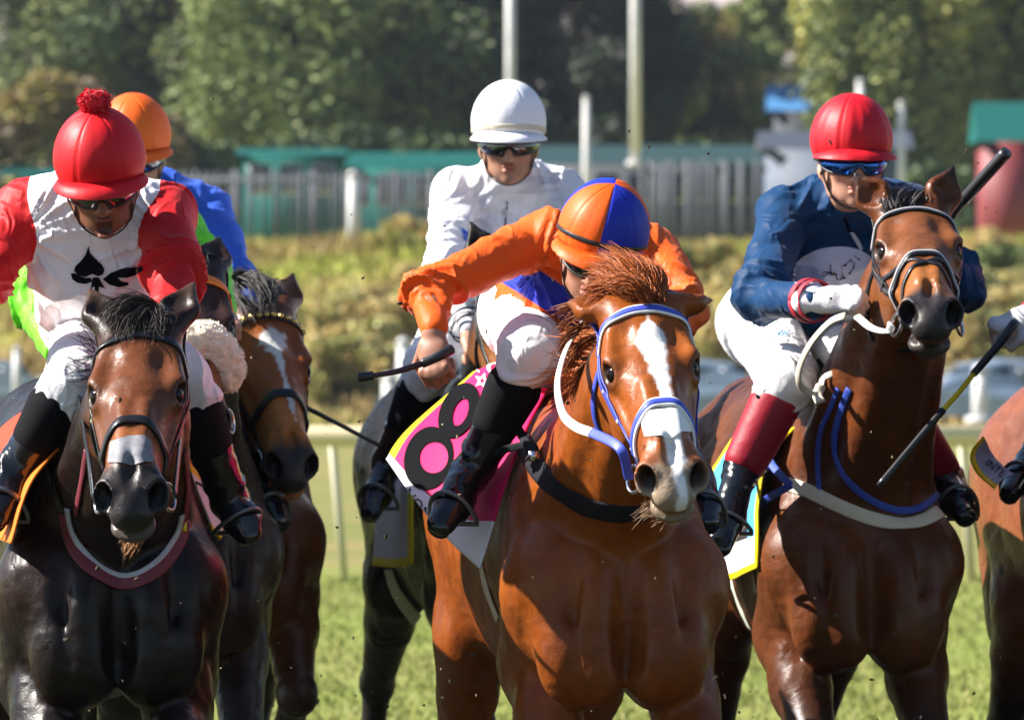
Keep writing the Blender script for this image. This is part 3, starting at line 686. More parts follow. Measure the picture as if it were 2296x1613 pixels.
# palings, teal walls, sheds
def fence():
    d = 178.0; m = [mat('paling', (.065, .075, .095), rough=.7, var=.3, vscale=.8), mat('fence_post', (.10, .11, .13), rough=.7)]
    for (a, b, lab) in ((395, 1010, 'long grey paling fence left of the white jockey'), (1440, 1720, 'grey fence with dark gaps right of the orange and blue helmet')):
        x0, x1 = px2x(a, d), px2x(b, d); z0, z1 = float(ground_z(np.array(d))) - .2, pz(383 if a < 1000 else 360, d); root = empty('paling_fence', ((x0 + x1) / 2, gy(d), z0), lab, 'fence', 'grey fences on the bank')
        mb = MB(); x = x0; k = 0; rr = random.Random(int(a))
        while x < x1:
            wd = .115 if a < 1000 else .2
            mb.box((x, gy(d) + .02 * (k % 2), (z0 + z1) / 2), (wd * .5 * rr.uniform(.6, 1), .02, (z1 - z0) / 2 * rr.uniform(.96, 1))); x += wd * rr.choice([1.25, 1.6, 2.0, 2.6] if a < 1000 else [1.15, 1.15, 2.1]); k += 1
        mb.build('paling_panel', m[0], root)
        for z in (z0 + .5, z1 - .25): r = MB(); r.box(((x0 + x1) / 2, gy(d) + .08, z), ((x1 - x0) / 2, .03, .06)); r.build('rail', m[1], root)
        for i in range(7):
            p = MB(); xx = x0 + (x1 - x0) * (i + .5) / 7; p.box((xx, gy(d) + .16, (z0 + z1) / 2 + .03), (.07, .05, (z1 - z0) / 2)); p.build('post', m[1], root)
fence()
TEAL = mat('teal_paint', (.013, .105, .095), rough=.9, spec=.1, var=.3, vscale=.7); PALE = mat('pale_frame', (.42, .47, .45), rough=.6); DARKW = mat('dark_wall', (.05, .055, .07), rough=.8, var=.3, vscale=.6)
def shed(name, label, cat, a, b, top, d, wallm, roofm, bays=6, rise=.5, win=True, base=None):
    x0, x1 = px2x(a, d), px2x(b, d); z0 = float(ground_z(np.array(float(d)))) - .1; z1 = pz(top, d); root = empty(name, ((x0 + x1) / 2, gy(d), z0), label, cat)
    m = MB(); m.box(((x0 + x1) / 2, gy(d) + 1.5, (z0 + z1 - rise) / 2), ((x1 - x0) / 2, 1.5, (z1 - rise - z0) / 2)); m.build('wall', wallm, root)
    m = MB(); e = .25; m.add([[x0 - e, gy(d) - .3, z1 - rise], [x1 + e, gy(d) - .3, z1 - rise], [x1 + e, gy(d) + 1.5, z1], [x0 - e, gy(d) + 1.5, z1], [x0 - e, gy(d) + 3.3, z1 - rise], [x1 + e, gy(d) + 3.3, z1 - rise]], [(0, 1, 2, 3), (3, 2, 5, 4), (0, 3, 4), (1, 5, 2)]); m.build('roof', roofm, root, False)
    if win:
        for i in range(bays):
            xx = x0 + (x1 - x0) * (i + .5) / bays; f = MB(); wv = (x1 - x0) / bays * .36; zc = z1 - rise - .75
            f.box((xx, gy(d) - .03, zc), (wv, .05, .5)); fr = f.build('window', PALE, root)
            g = MB(); [g.box((xx + s * wv * .48, gy(d) - .085, zc), (wv * .42, .01, .42)) for s in (-1, 1)]; g.build('pane', DARKW, fr)
shed('teal_shed', 'long teal shed with pale window frames behind the paling fence', 'shed', 545, 760, 330, 196, TEAL, mat('teal_roof', (.012, .09, .08), rough=.95, spec=.05), 3, .25)
shed('teal_shed', 'teal wall strip behind the white jockey', 'shed', 790, 1100, 338, 203, TEAL, mat('teal_roof', (.012, .09, .08), rough=.95, spec=.05), 7, .55)
shed('teal_shed', 'teal shed at the left edge beside the white shoulder', 'shed', -60, 120, 370, 196, TEAL, TEAL, 3, .3)
shed('pavilion', 'dark low pavilion with pale windows left of the blue jockey', 'building', 1180, 1760, 322, 207, DARKW, mat('slate_roof', (.03, .06, .065), rough=.95, spec=.05), 8, .7)
shed('shelter', 'shelter with a bright blue sloping roof beneath the trees', 'building', 1735, 1850, 188, 232, DARKW, mat('blue_roof', (.05, .19, .42), rough=.7), 2, 1.0, win=False)
shed('kiosk', 'red kiosk with a teal roof at the right edge', 'building', 2205, 2330, 225, 196, mat('red_wall', (.2, .03, .035), rough=.6), mat('teal_roof2', (.012, .1, .09), rough=.95, spec=.05), 2, 1.3, win=False)
shed('grey_hut', 'plain grey hut behind the shoulder of the blue jockey', 'building', 1720, 2030, 290, 190, mat('grey_wall', (.09, .115, .16), rough=.7, var=.2, vscale=.5), mat('grey_roof', (.05, .06, .08), rough=.6), 3, .6, win=False)
# pale poles
PW = mat('pole_white', (.6, .6, .6), rough=.5, var=.12, vscale=2)
def pole(label, px, top, bot, d, r, cat='pole', name='lamp_pole'):
    x = px2x(px, d); z1 = pz(top, d); z0 = pz(bot, d); root = empty(name, (x, gy(d), z0), label, cat, 'pale poles' if name == 'lamp_pole' else 'white marker posts')
    m = MB(); m.tube([[x, gy(d), z0], [x, gy(d), z1]], [r, r * .85], 14); m.build('shaft', PW, root)
    m = MB(); m.tube([[x, gy(d), z1], [x, gy(d), z1 + r * .8]], [r * 1.15, r * .5], 14); m.build('cap', PW, root)
    m = MB(); m.box((x, gy(d), z0 + r * .4), (r * 1.6, r * 1.6, r * .4)); m.build('base', PW, root)
pole('thick pale pole rising above the white helmet', 1144, -260, 560, 170, .145)
pole('tall pale pole right of the orange and blue helmet', 1424, -260, 372, 186, .165)
pole('short pale pole between the two tall ones', 1314, 222, 560, 180, .12)
pole('short pale pole above the red helmet of the blue jockey', 1928, 185, 560, 186, .13)
pole('pale pole right of the red helmet of the blue jockey', 2020, 235, 560, 186, .13)
pole('grey white marker post with a wide cap on the bank behind the rail', 792, 395, 575, 160, .17, 'post', 'marker_post')
pole('white marker post under the whip of the orange jockey', 905, 770, 915, 112, .14, 'post', 'marker_post')
pole('fat white bollard behind the black boot', 872, 850, 925, 112, .14, 'post', 'marker_post')
pole('white post before the parked cars at the right', 2198, 832, 950, 118, .17, 'post', 'marker_post')
pole('thin cream post at the left edge behind the green rider', 38, 785, 905, 100, .075, 'post', 'marker_post')
pole('thin cream post just left of the white breeches', 92, 850, 1000, 96, .06, 'post', 'marker_post')
# running rail: one cream board on splayed posts
def rail():
    d = 45.0; z = pz(977, d); root = empty('running_rail', (0, gy(d), 0), 'cream running rail along the far side of the track', 'rail')
    m = MB(); m.box((0, gy(d), z), (9, .05, .075)); m.build('board', mat('cream_plastic', (.72, .60, .38), rough=.4), root)
    for px in (-600, -100, 300, 752, 1240, 1700, 2165, 2600):
        x = px2x(px, d); p = MB(); p.tube([[x + .06, gy(d) + .25, 0], [x - .03, gy(d) + .06, z]], .028, 8); p.build('post', mat('rail_post', (.5, .47, .36), rough=.5), root)
rail()
# parked cars, seen from the side
def car(label, px, d, col, L=4.4, flip=1, hgt=1.46):
    x = px2x(px, d); y = gy(d); z0 = float(ground_z(np.array(float(d)))); root = empty('parked_car', (x, y, z0), label, 'car', 'cars parked beyond the course'); f = flip
    prof = [(-.5, .35), (-.49, .62), (-.42, .80), (-.2, .90), (-.08, 1.36), (.1, 1.46), (.28, 1.40), (.42, 1.0), (.49, .92), (.5, .5), (.48, .32)]
    S = [(p[0] * L * f, p[1] * hgt / 1.46) for p in prof]; V = []; F = []; n = len(S); ws = [(-.86, .94), (-.8, 1), (.8, 1), (.86, .94)]
    for (yy, sc) in ws:
        for (a, b) in S: V.append([x + a * (1 if b < .95 else .985), y + yy * (1 if b < .95 else .82), z0 + .3 + (b - .3) * (1 if abs(yy) < .85 else sc)])
    for k in range(3):
        for i in range(n): F.append((k * n + i, k * n + (i + 1) % n, (k + 1) * n + (i + 1) % n, (k + 1) * n + i))
    F += [tuple(range(n)), tuple(range(3 * n, 4 * n))[::-1]]
    m = MB(); m.add(V, F); m.build('body', mat('paint_' + label[:9].replace(' ', '_'), col, rough=.28, coat=.8, spec=.6), root, False)
    g = MB()
    for (a, b) in ((-.15, -.02), (.0, .14), (.16, .3)):
        g.box((x + (a + b) / 2 * L * f, y - .845 * .86, z0 + 1.12), ((b - a) / 2 * L * .9, .02, .17))
    g.build('window', mat('car_glass', (.03, .045, .06), rough=.08, spec=.8), root)
    gl = MB(); [gl.box((x + .475 * L * f * s, y - .62, z0 + .72), (.09, .2, .07)) for s in (1,)]; gl.build('tail_lamp', mat('lamp_red', (.35, .02, .02), rough=.2), root)
    for a in (-.31, .31):
        wl = MB(); wl.tube([[x + a * L, y - .9, z0 + .32], [x + a * L, y - .68, z0 + .32]], .32, 20); w_ = wl.build('wheel', mat('tyre', (.02, .02, .02), rough=.8), root)
        rm = MB(); rm.tube([[x + a * L, y - .915, z0 + .32], [x + a * L, y - .9, z0 + .32]], .19, 16); rm.build('rim', mat('alloy', (.5, .5, .52), rough=.3, metal=.8), w_)
car('silver blue car left of the right rider breeches', 1600, 124, (.22, .29, .38), flip=-1)
car('pale blue car behind the bay horse mouth and whip', 2190, 122, (.25, .32, .44))
car('silver estate car at the right edge', 2420, 128, (.4, .45, .52), flip=-1)
car('white car behind the blue jockey breeches', 1880, 130, (.6, .63, .66))
car('grey car at the left edge behind the green sleeve', -5, 118, (.2, .25, .28), hgt=1.5, flip=-1)
car('dark blue car half hidden behind the white jockey', 1080, 128, (.05, .08, .13))

# the air between here and the trees
hz = MB(); hz.box((0, 243, 19), (420, 262, 20.5)); ho = hz.build('haze', [], None, False); hm_ = bpy.data.materials.new('haze'); hm_.use_nodes = True; t = hm_.node_tree; t.nodes.remove(t.nodes['Principled BSDF'])
pv = t.nodes.new('ShaderNodeVolumePrincipled'); pv.inputs['Color'].default_value = (.72, .82, 1, 1); pv.inputs['Density'].default_value = .00012; pv.inputs['Anisotropy'].default_value = .2
t.links.new(pv.outputs[0], t.nodes['Material Output'].inputs['Volume']); ho.data.materials.append(hm_); ho['kind'] = 'stuff'
# ---------------------------------------------------------------- jockeys
SILK = dict(rough=.55, sheen=.06, spec=.22, bump=.0005, bscale=170, stretch=(1, 1, .5))
def skin_mat():
    m = mat('skin', (.4, .2, .12), rough=.48, spec=.4, attr='Col', bump=.0006, bscale=350); m.node_tree.nodes['Principled BSDF'].inputs['Subsurface Weight'].default_value = .06; return m
BOOT = mat('boot_leather', (.006, .007, .011), rough=.2, coat=.4, spec=.4, bump=.002, bscale=35); STOCK = mat('stocking', (.005, .005, .007), rough=.9, spec=.15, bump=.0008, bscale=300)
BLACK = mat('black_rubber', (.014, .014, .015), rough=.45); STEEL = mat('steel', (.6, .6, .62), rough=.2, metal=1)
def seg_coord(V, a, b):
    d = b - a; L = np.linalg.norm(d); t = ((V - a) @ d) / L ** 2; q = np.clip(t, 0, 1)[:, None] * d + a; return t, np.linalg.norm(V - q, axis=1), L
def folds(V, axis, fa=26, fb=7, amp=.006, seed=0):
    """creases across `axis`: tight along it, long around it"""
    w = nrm(axis); u = nrm(np.cross(w, [.3, .2, .9])); v = np.cross(w, u); q = np.stack([V @ w * fa, V @ u * fb, V @ v * fb], 1)
    q[:, 0] += 1.6 * vnoise(V * 9, seed + 3)
    r = (1 - np.abs(vnoise(q, seed))) ** 4 - .35; r2 = (1 - np.abs(vnoise(q * 1.9 + 3, seed + 1))) ** 3 - .3
    return amp * (r + .4 * r2)
def hand_prims(D, W, f, n, thumb, curls=(55, 85, 45), sc=1.0, fat=0.0, spread=.0, k=.006):
    """palm, four unequal bent fingers, a thumb leaving the side of the palm. f: to the knuckles, n: back of the hand, thumb: thumb side"""
    f = nrm(f); n = nrm(np.asarray(n) - f * (np.asarray(n) @ f)); t = np.cross(f, n); t = t if t @ np.asarray(thumb) > 0 else -t; F = fat
    D.ecap(W - f * .01, W + f * .03 * sc, (.027 + F, .02 + F), (.034 + F, .018 + F), .015, t); D.ecap(W + f * .03 * sc, W + f * .08 * sc, (.036 + F, .017 + F), (.039 + F, .0135 + F), .012, t)
    rot = lambda d, th: d * math.cos(rad(th)) - n * math.sin(rad(th))
    for i, ln in enumerate((.95, 1.08, 1.0, .8)):
        p = W + (f * (.086 - .004 * abs(i - 1)) + t * (.0295 - .0197 * i) + n * .002) * sc; th = 0; c = curls if np.isscalar(curls[0]) else curls[i]
        fan = t * (1.5 - i) * spread
        for j, L in enumerate((.042, .027, .022)):
            th += c[j] + (i * 4 if j == 0 else 0); d = nrm(rot(f, th) + fan); q = p + d * L * ln * sc; r0 = (.0102, .0092, .0084)[j] + F; D.ecap(p, q, r0, r0 * .92, k if j == 0 else .003, t); p = q
    b = W + (f * .022 + t * .03 - n * .006) * sc; d1 = nrm(f * .62 + t * .55 - n * .45); m = b + d1 * .042 * sc; d2 = nrm(f * .75 - t * .25 - n * .6); e = m + d2 * .034 * sc
    D.ecap(b - d1 * .01, m, .0145 + F, .0115 + F, .01); D.ecap(m, e, .0112 + F, .009 + F, .004)
    return W + f * .085 * sc - n * .03 * sc        # inside of the fist
def helmet(root, c, f, u, cols, rx=.107, ry=.124, rz=.124, pleat=0, band=None, label=None, peak=.042, name='helmet', peakcol=None, seams=6):
    f = nrm(f); u = nrm(u - f * (np.asarray(u) @ f)); s = np.cross(u, f); nu, nv = 120, 40; V = []; ph = np.arange(nu) * 2 * math.pi / nu
    for i in range(nv + 1):
        for p in ph:
            front = max(0, math.sin(p)); tm = rad(97 + 20 * (1 - front) ** 1.2); th = tm * i / nv
            d = 1.0
            q = (p * seams / (2 * math.pi)) % 1.0; dist = min(q, 1 - q) * 2 * math.pi / seams * math.sin(th)
            d -= .018 * math.exp(-(dist / .017) ** 2) * min(1, th * 3)
            if pleat: d += pleat * math.sin(p * 18) * math.sin(th) ** 2 * .5 * (1 + .4 * math.sin(p * 5))
            d += .012 * abs(math.cos(p * seams / 2)) * math.sin(th) - .008
            d *= 1 - .05 * max(0, (th - rad(82)) / rad(30)) ** 2
            V.append(c + (s * rx * math.sin(th) * math.cos(p) + f * ry * math.sin(th) * math.sin(p) + u * rz * math.cos(th)) * d)
    F = []; M = []
    for i in range(nv):
        for k in range(nu):
            F.append((i * nu + k, i * nu + (k + 1) % nu, (i + 1) * nu + (k + 1) % nu, (i + 1) * nu + k)[::-1]); M.append(cols[1]((k + .5) / nu) if callable(cols[1]) else 0)
    mats = cols[0]; V = np.array(V)
    lo = V[-nu:]; inn = c + (lo - c) * .93; F += [(nv * nu + k, nv * nu + (k + 1) % nu, (nv + 1) * nu + (k + 1) % nu, (nv + 1) * nu + k)[::-1] for k in range(nu)]; M += [0] * nu
    me = mesh_np(name, np.concatenate([V, inn]), np.array(F), True, M); hl = link(name, me, root, mats)
    # peak
    P_ = MB(); n = 34; top = []; 
    for i in range(n + 1):
        p = math.pi * (.5 + (i / n - .5) * .86); k = int(round(p / (2 * math.pi) * nu)) % nu; e = V[(nv - 2) * nu + k]; w = math.sin(math.pi * i / n) ** .55
        o = nrm(e - c - u * ((e - c) @ u)); top.append((e, e + (o * peak - u * peak * .55) * w))
    Vp = []
    for e, q in top: m_ = (e + q) / 2 + u * .003; Vp += [e + u * .001, m_ + u * .0015, q + u * .0005, q - u * .0015, m_ - u * .0015, e - u * .002]
    Fp = [];
    for i in range(n):
        for j in range(6): Fp.append((i * 6 + j, i * 6 + (j + 1) % 6, i * 6 + 6 + (j + 1) % 6, i * 6 + 6 + j))
    P_.add(Vp, Fp); P_.build('peak', peakcol or mats[0], hl)
    if band:
        b = MB(); i = nv - 5 if band[1] is None else band[1]; pts = V[i * nu:(i + 1) * nu]; pts = np.concatenate([pts, pts[:1]]); b.ribbon(pts, pts - c, band[2], .003); b.build('band', band[0], hl)
    return hl, V, (s, f, u)
def goggles(root, c, f, u, lensm, framem, s_=1.0, hgt=.042, drop=-.012, r=(.086, .108)):
    f = nrm(f); u = nrm(u - f * (u @ f)); s = np.cross(u, f); nu, nv = 40, 8; V = []; F = []
    g = empty_child = None
    out = []; edge_t = []; edge_b = []
    for i in range(nu + 1):
        t = i / nu * 2 - 1; az = t * rad(74); nose = math.exp(-(t / .13) ** 2)
        hh = hgt * (1 - .55 * abs(t) ** 3)
        for j in range(nv + 1):
            v = j / nv; z = drop + hh * .5 - v * hh * (1 - .42 * nose)
            bul = .006 * math.sin(math.pi * v)
            V.append(c + s * math.sin(az) * (r[0] + bul) + f * math.cos(az) * (r[1] + bul) + u * z)
        edge_t.append(V[-nv - 1]); edge_b.append(V[-1])
    V = np.array(V); V2 = c + (V - c) * .965; N = len(V)
    for i in range(nu):
        for j in range(nv):
            a = i * (nv + 1) + j; F.append((a, a + 1, a + nv + 2, a + nv + 1)); F.append((N + a, N + a + nv + 1, N + a + nv + 2, N + a + 1))
    m = MB(); m.add(np.concatenate([V, V2]), F); lens = m.build('goggles', lensm, root)
    fr = MB(); loop = edge_t + edge_b[::-1] + [edge_t[0]]; fr.tube(loop, .0032, 6, caps=False); fr.build('frame', framem, lens)
    st = MB()
    pts = []
    for q in np.linspace(rad(70), rad(290), 26):
        pts.append(c + s * math.sin(q) * .094 + f * math.cos(q) * .112 + u * (drop + .004 + .012 * (1 - math.cos(q - math.pi)) * .5))
    st.ribbon(pts, np.array(pts) - c, .016, .003); st.build('strap', framem, lens)

def rider(label, J, f, u, silkmat, skin, zones=None, helmet_kw=None, gog=None, hands='LR', glove=None, breech=None, boots=('plain',) * 2, handspec=None, mouth=0, smile=0, res=.0055, group='jockeys riding in the race',
          sc=1.0, torso=(.165, .12), sleeve=1.0, thigh=1.0, seed=0, foldamp=1.0, legs='LR', gfrac=.52, collar=None, chinstrap=True, cuff=None, reddish=1.0):
    j = {k: P(*v) for k, v in J.items()}; f = nrm(f); u = nrm(np.asarray(u) - f * (np.asarray(u) @ f)); s = np.cross(u, f); c = j['head']
    root = empty('person', j['pelvis'], label, 'jockey', group); AX = np.array([s, f, u]).T
    h = lambda a, b, d: c + (s * a + f * b + u * d) * sc
    # ---- body: one skinned surface, head to feet
    D = SDF()
    def he(p, r, k=.012, op=1): D.ell(h(*p), A(*r) * sc, AX, k, op)
    def hc(p, q, ra, rb, k=.01, op=1): D.ecap(h(*p), h(*q), np.asarray(ra) * sc, np.asarray(rb) * sc, k, s, op)
    he((0, 0, .02), (.073, .093, .098)); he((0, .035, -.05), (.06, .06, .082), .03); he((0, .048, -.1), (.044, .044, .03), .02); he((0, .083, -.117), (.018, .015, .014), .014)
    for g in (-1, 1):
        he((g * .042, .062, -.042), (.02, .02, .018), .018); hc((g * .015, .088, .002), (g * .05, .07, .0), .011, .011, .012); he((g * .0125, .1, -.055), (.0095, .011, .0085), .006)
        he((g * .03, .094, -.018), (.014, .01, .009), .008, -1); he((g * .031, .082, -.018), (.0125, .0125, .0105), .004)
        he((g * .076, -.004, -.035), (.009, .022, .032), .006); he((g * .083, .004, -.033), (.006, .011, .018), .005, -1)
        hc((g * .05, .03, -.1), (g * .066, .0, -.05), .016, .014, .02)
        he((g * .0075, .108, -.064), (.004, .005, .004), .003, -1)
    hc((0, .088, -.012), (0, .114, -.05), .0085, .0125, .008)
    he((0, .098, -.0765), (.021 + smile * .006, .009, .0055), .004); he((0, .0955, -.0905 - mouth), (.019 + smile * .005, .009, .0065), .004)
    if mouth: he((0, .1, -.083 - mouth * .5), (.019, .016, .003 + mouth * .55), .004, -1)
    else: he((0, .106, -.083), (.022, .006, .0012), .003, -1)
    D.ecap(h(0, -.025, -.07), j['neck'], .05 * sc, .055 * sc, .02)
    D.ecap(j['waist'], j['chest'], .09 * sc, .1 * sc, .04); D.ecap(j['chest'], j['neck'], .09 * sc, .055 * sc, .04); D.ecap(j['shL'], j['shR'], .045 * sc, .045 * sc, .03); D.ecap(j['pelvis'], j['waist'], .1 * sc, .09 * sc, .04)
    for k in 'LR':
        D.ecap(j['sh' + k], j['el' + k], .042 * sc, .036 * sc, .03); D.ecap(j['el' + k], j['wr' + k], .036 * sc, .025 * sc, .015)
        if k in legs: D.ecap(j['hip' + k], j['kn' + k], .075 * sc, .05 * sc, .03); D.ecap(j['kn' + k], j['an' + k], .048 * sc, .033 * sc, .02); D.ecap(j['an' + k], j['an' + k] * .35 + j['toe' + k] * .65, .032 * sc, .022 * sc, .02); D.ecap(j['pelvis'], j['hip' + k], .1 * sc, .08 * sc, .04)
    grips = {}
    hs = handspec or {}
    for k in 'LR':
        fw, nn, th, cu = hs.get(k, (j['wr' + k] - j['el' + k], A(0, -.3, 1), A(1 if k == 'L' else -1, 0, .3), (60, 80, 45)))
        grips[k] = hand_prims(D, j['wr' + k] + nrm(fw) * .015, fw, nn, th, cu, sc)
    V, Q = D.grid_mesh(.0036 if res < .006 else res * .9)
    hd = (V - c) @ AX / sc; col = np.tile(np.asarray(skin, float), (len(V), 1)); nz = fbm(V * 60, 2, seed); col *= (1 + .08 * nz)[:, None]
    inh = (np.linalg.norm(hd - A(0, .03, -.03), axis=1) < .17)
    lip = inh * sstep(.006, -.002, np.abs(hd[:, 2] + .083 + mouth * .5) - .010 - mouth * .5) * sstep(.026, .02, np.abs(hd[:, 0])) * (hd[:, 1] > .085); col = mixc(col, np.asarray(skin) * A(.95, .6, .6), lip * .8)
    if mouth: col = mixc(col, A(.06, .01, .01), inh * sstep(.004, -.001, np.abs(hd[:, 2] + .083 + mouth * .5) - mouth * .55) * (np.abs(hd[:, 0]) < .019) * (hd[:, 1] > .07) * (hd[:, 1] < .096))
    ck = inh * sstep(.035, .0, np.linalg.norm((np.abs(hd) * A(1, 0, 0) + hd * A(0, 1, 1)) - A(.042, .075, -.05), axis=1)); col = mixc(col, np.asarray(skin) * A(1.1, .78, .74), ck * .5 * reddish)
    stub = inh * sstep(-.062, -.1, hd[:, 2]) * (hd[:, 1] > 0); col = mixc(col, np.asarray(skin) * .62, stub * .35)
    hair_ = inh * (hd[:, 2] > -.05) * sstep(.0, -.03, hd[:, 1]); col = mixc(col, A(.02, .014, .01), hair_)
    me = mesh_np('body', V, Q); set_col(me, np.clip(col, .002, 1)); link('body', me, root, [skin_mat()])
    # ---- shirt
    D = SDF(); sd = nrm(j['shR'] - j['shL']); T0 = torso[0] * sc; T1 = torso[1] * sc
    nt_ = 0
    D.ecap(j['pelvis'] * .45 + j['waist'] * .55, j['waist'], (T0 * .86, T1 * .95), (T0 * .88, T1), .04, sd); D.ecap(j['waist'], j['chest'], (T0 * .88, T1), (T0, T1 * 1.05), .05, sd)
    ym = (j['shL'] + j['shR']) / 2; D.ecap(j['chest'], ym * .7 + j['neck'] * .3, (T0, T1 * 1.05), (T0 * .78, T1 * .72), .06, sd)
    D.ecap(j['shL'] * .82 + j['shR'] * .18, j['shR'] * .82 + j['shL'] * .18, .072 * sc, .072 * sc, .05); D.ecap(ym * .6 + j['neck'] * .4, j['neck'] + nrm(h(0, -.025, -.07) - j['neck']) * .02, .075 * sc, .056 * sc, .04)
    ntor = len(D.ops)
    for k in 'LR':
        sv = sleeve
        D.ecap(j['sh' + k], j['el' + k], .066 * sc * sv, .054 * sc * sv, .045); D.ecap(j['el' + k], j['wr' + k] * .96 + j['el' + k] * .04, .054 * sc * sv, .037 * sc * sv, .03)
    V, Q = D.grid_mesh(res)
    dt = D.ev(V, D.ops[:ntor]); da = D.ev(V, D.ops[ntor:]); N = vnormals(V, Q); arm = sstep(-.02, .03, dt - da)
    disp = np.zeros(len(V)); am = .019 * foldamp
    for k, sg in (('L', 1), ('R', 2)):
        for a_, b_ in (('sh', 'el'), ('el', 'wr')):
            t, r, L = seg_coord(V, j[a_ + k], j[b_ + k]); near = arm * sstep(.12, .08, r) * (t > -.2) * (t < 1.2)
            el = np.exp(-((t - (1 if a_ == 'sh' else 0)) / .3) ** 2); disp += near * folds(V, j[b_ + k] - j[a_ + k] + .25 * np.cross(j[b_ + k] - j[a_ + k], [0, 1, 0]), 19, 4.5, am * (.5 + .7 * el), seed + sg) * .75
        # creases pulled from the armpit across the chest
        t, r, L = seg_coord(V, j['sh' + k], j['chest']); v = V - (j['sh' + k] + A(0, 0, -.06)); ang = np.arctan2(v[:, 2], v[:, 0] * (1 if k == 'L' else -1)); rr = np.linalg.norm(v, axis=1)
        disp += (1 - arm) * np.exp(-(rr / .16) ** 2) * am * 1.3 * ((1 - np.abs(vnoise(np.stack([ang * 4.2, rr * 5, rr * 0], 1), seed + 7 + sg))) ** 4 - .3)
    disp += (1 - arm) * (folds(V, A(.15 * (-1) ** seed, .3, 1), 11, 5, am * .8, seed + 5)) + .007 * foldamp * vnoise(V * 11, seed + 9)
    V = V + N * disp[:, None]; V = lap(V, Q, .3)
    me = mesh_np('shirt', V, Q); info = dict(root=root, j=j, V=V, Q=Q, dt=dt, da=da, h=h, s=s, f=f, u=u, grips=grips, N=N)
    if zones:
        for nm, fn in zones.items(): set_f(me, fn(V, dt, da, j), nm)
    info['shirt'] = link('shirt', me, root, [silkmat])
    if collar:
        m = MB(); d = nrm(h(0, -.02, -.07) - j['neck']); cc = j['neck'] + d * .045; a1 = nrm(np.cross(d, [0, 1, 0])); a2 = np.cross(d, a1)
        pts = [cc + (a1 * math.cos(q) + a2 * math.sin(q)) * .062 * sc - d * .012 for q in np.linspace(0, 2 * math.pi, 30)]; m.ribbon(pts, np.array(pts) - cc, .032, .004); m.build('collar', collar, info['shirt'])
    if cuff:
        for k in cuff[1]:
            m = MB(); d = nrm(j['wr' + k] - j['el' + k]); a1 = nrm(np.cross(d, [0, 0, 1])); a2 = np.cross(d, a1)
            for o in cuff[2]:
                cc = j['wr' + k] - d * o; pts = [cc + (a1 * math.cos(q) + a2 * math.sin(q)) * (.0465 + o * .13) * sc * sleeve for q in np.linspace(0, 2 * math.pi, 26)]; m = MB(); m.ribbon(pts, np.array(pts) - cc, cuff[3], .003); m.build('cuff', cuff[0], info['shirt'])
    # ---- breeches
    D = SDF(); tg = thigh
    D.ecap(j['pelvis'], j['waist'] * .5 + j['pelvis'] * .5, (.138 * sc, .125 * sc), (.135 * sc, .112 * sc), .05, sd)
    for k in legs:
        D.ecap(j['pelvis'] * .35 + j['hip' + k] * .65, j['hip' + k], .125 * sc * tg, .105 * sc * tg, .06); D.ecap(j['hip' + k], j['kn' + k], .1 * sc * tg, .066 * sc * tg, .05); D.ecap(j['kn' + k], j['kn' + k] * .78 + j['an' + k] * .22, .066 * sc * tg, .062 * sc, .03)
    V, Q = D.grid_mesh(res); N = vnormals(V, Q); disp = np.zeros(len(V))
    for k in legs:
        t, r, L = seg_coord(V, j['hip' + k], j['kn' + k]); kn = np.exp(-((t - 1) / .25) ** 2) + .8 * np.exp(-(t / .3) ** 2); disp += sstep(.16, .1, r) * folds(V, j['kn' + k] - j['hip' + k] + A(.1, 0, .1), 19, 5, .011 * (.35 + kn), seed + 11)
    V = lap(V + N * disp[:, None], Q, .3); me = mesh_np('breeches', V, Q); info['breeches'] = link('breeches', me, root, [breech or mat('breeches_white', (.8, .79, .8), rough=.5, sheen=.2, spec=.35, bump=.0008, bscale=220)]); info['bV'] = (V, Q)
    # ---- boots
    for k, st in zip('LR', boots):
        if k not in legs: continue
        kn, an, to = j['kn' + k], j['an' + k], j['toe' + k]; up = kn * .72 + an * .28; mid = kn * (1 - gfrac) + an * gfrac
        bm_, sm_ = (BOOT, STOCK) if st in ('plain', 'sock') else st
        D = SDF(); D.ecap(up if st == 'plain' else mid, an, .062 * sc if st == 'plain' else .055 * sc, .045 * sc, .02); D.ecap(an, an * .35 + to * .65, (.04 * sc, .047 * sc), (.043 * sc, .034 * sc), .025, sd); D.ecap(an * .35 + to * .65, to, (.043 * sc, .034 * sc), (.034 * sc, .022 * sc), .02, sd)
        bk = nrm(an - (kn + to) / 2); D.ell(an + bk * .02 - nrm(kn - an) * .01, A(.035, .035, .04) * sc, k=.025)
        V, Q = D.grid_mesh(res); N = vnormals(V, Q); t, r, L = seg_coord(V, kn, an); disp = folds(V, an - kn + A(.1, .05, 0), 22, 6, .008 * np.exp(-((t - .95) / .28) ** 2) + .0015, seed + 20); V = lap(V + N * disp[:, None], Q, .3)
        b = link('boot', mesh_np('boot', V, Q), root, [bm_ if not isinstance(bm_, list) else bm_[0]])
        so_ = MB(); so_.tube([an * .75 + to * .25 - u * 0 + (to - an) * 0 + nrm(to - kn) * .034, to + nrm(to - kn) * .012], [.03 * sc, .028 * sc], 12); so_.build('sole', BLACK, b)
        if st != 'plain':
            D = SDF(); D.ecap(up, mid * .9 + an * .1, .067 * sc, .057 * sc, .02); V, Q = D.grid_mesh(res); link('gaiter', mesh_np('gaiter', V, Q), root, [sm_])
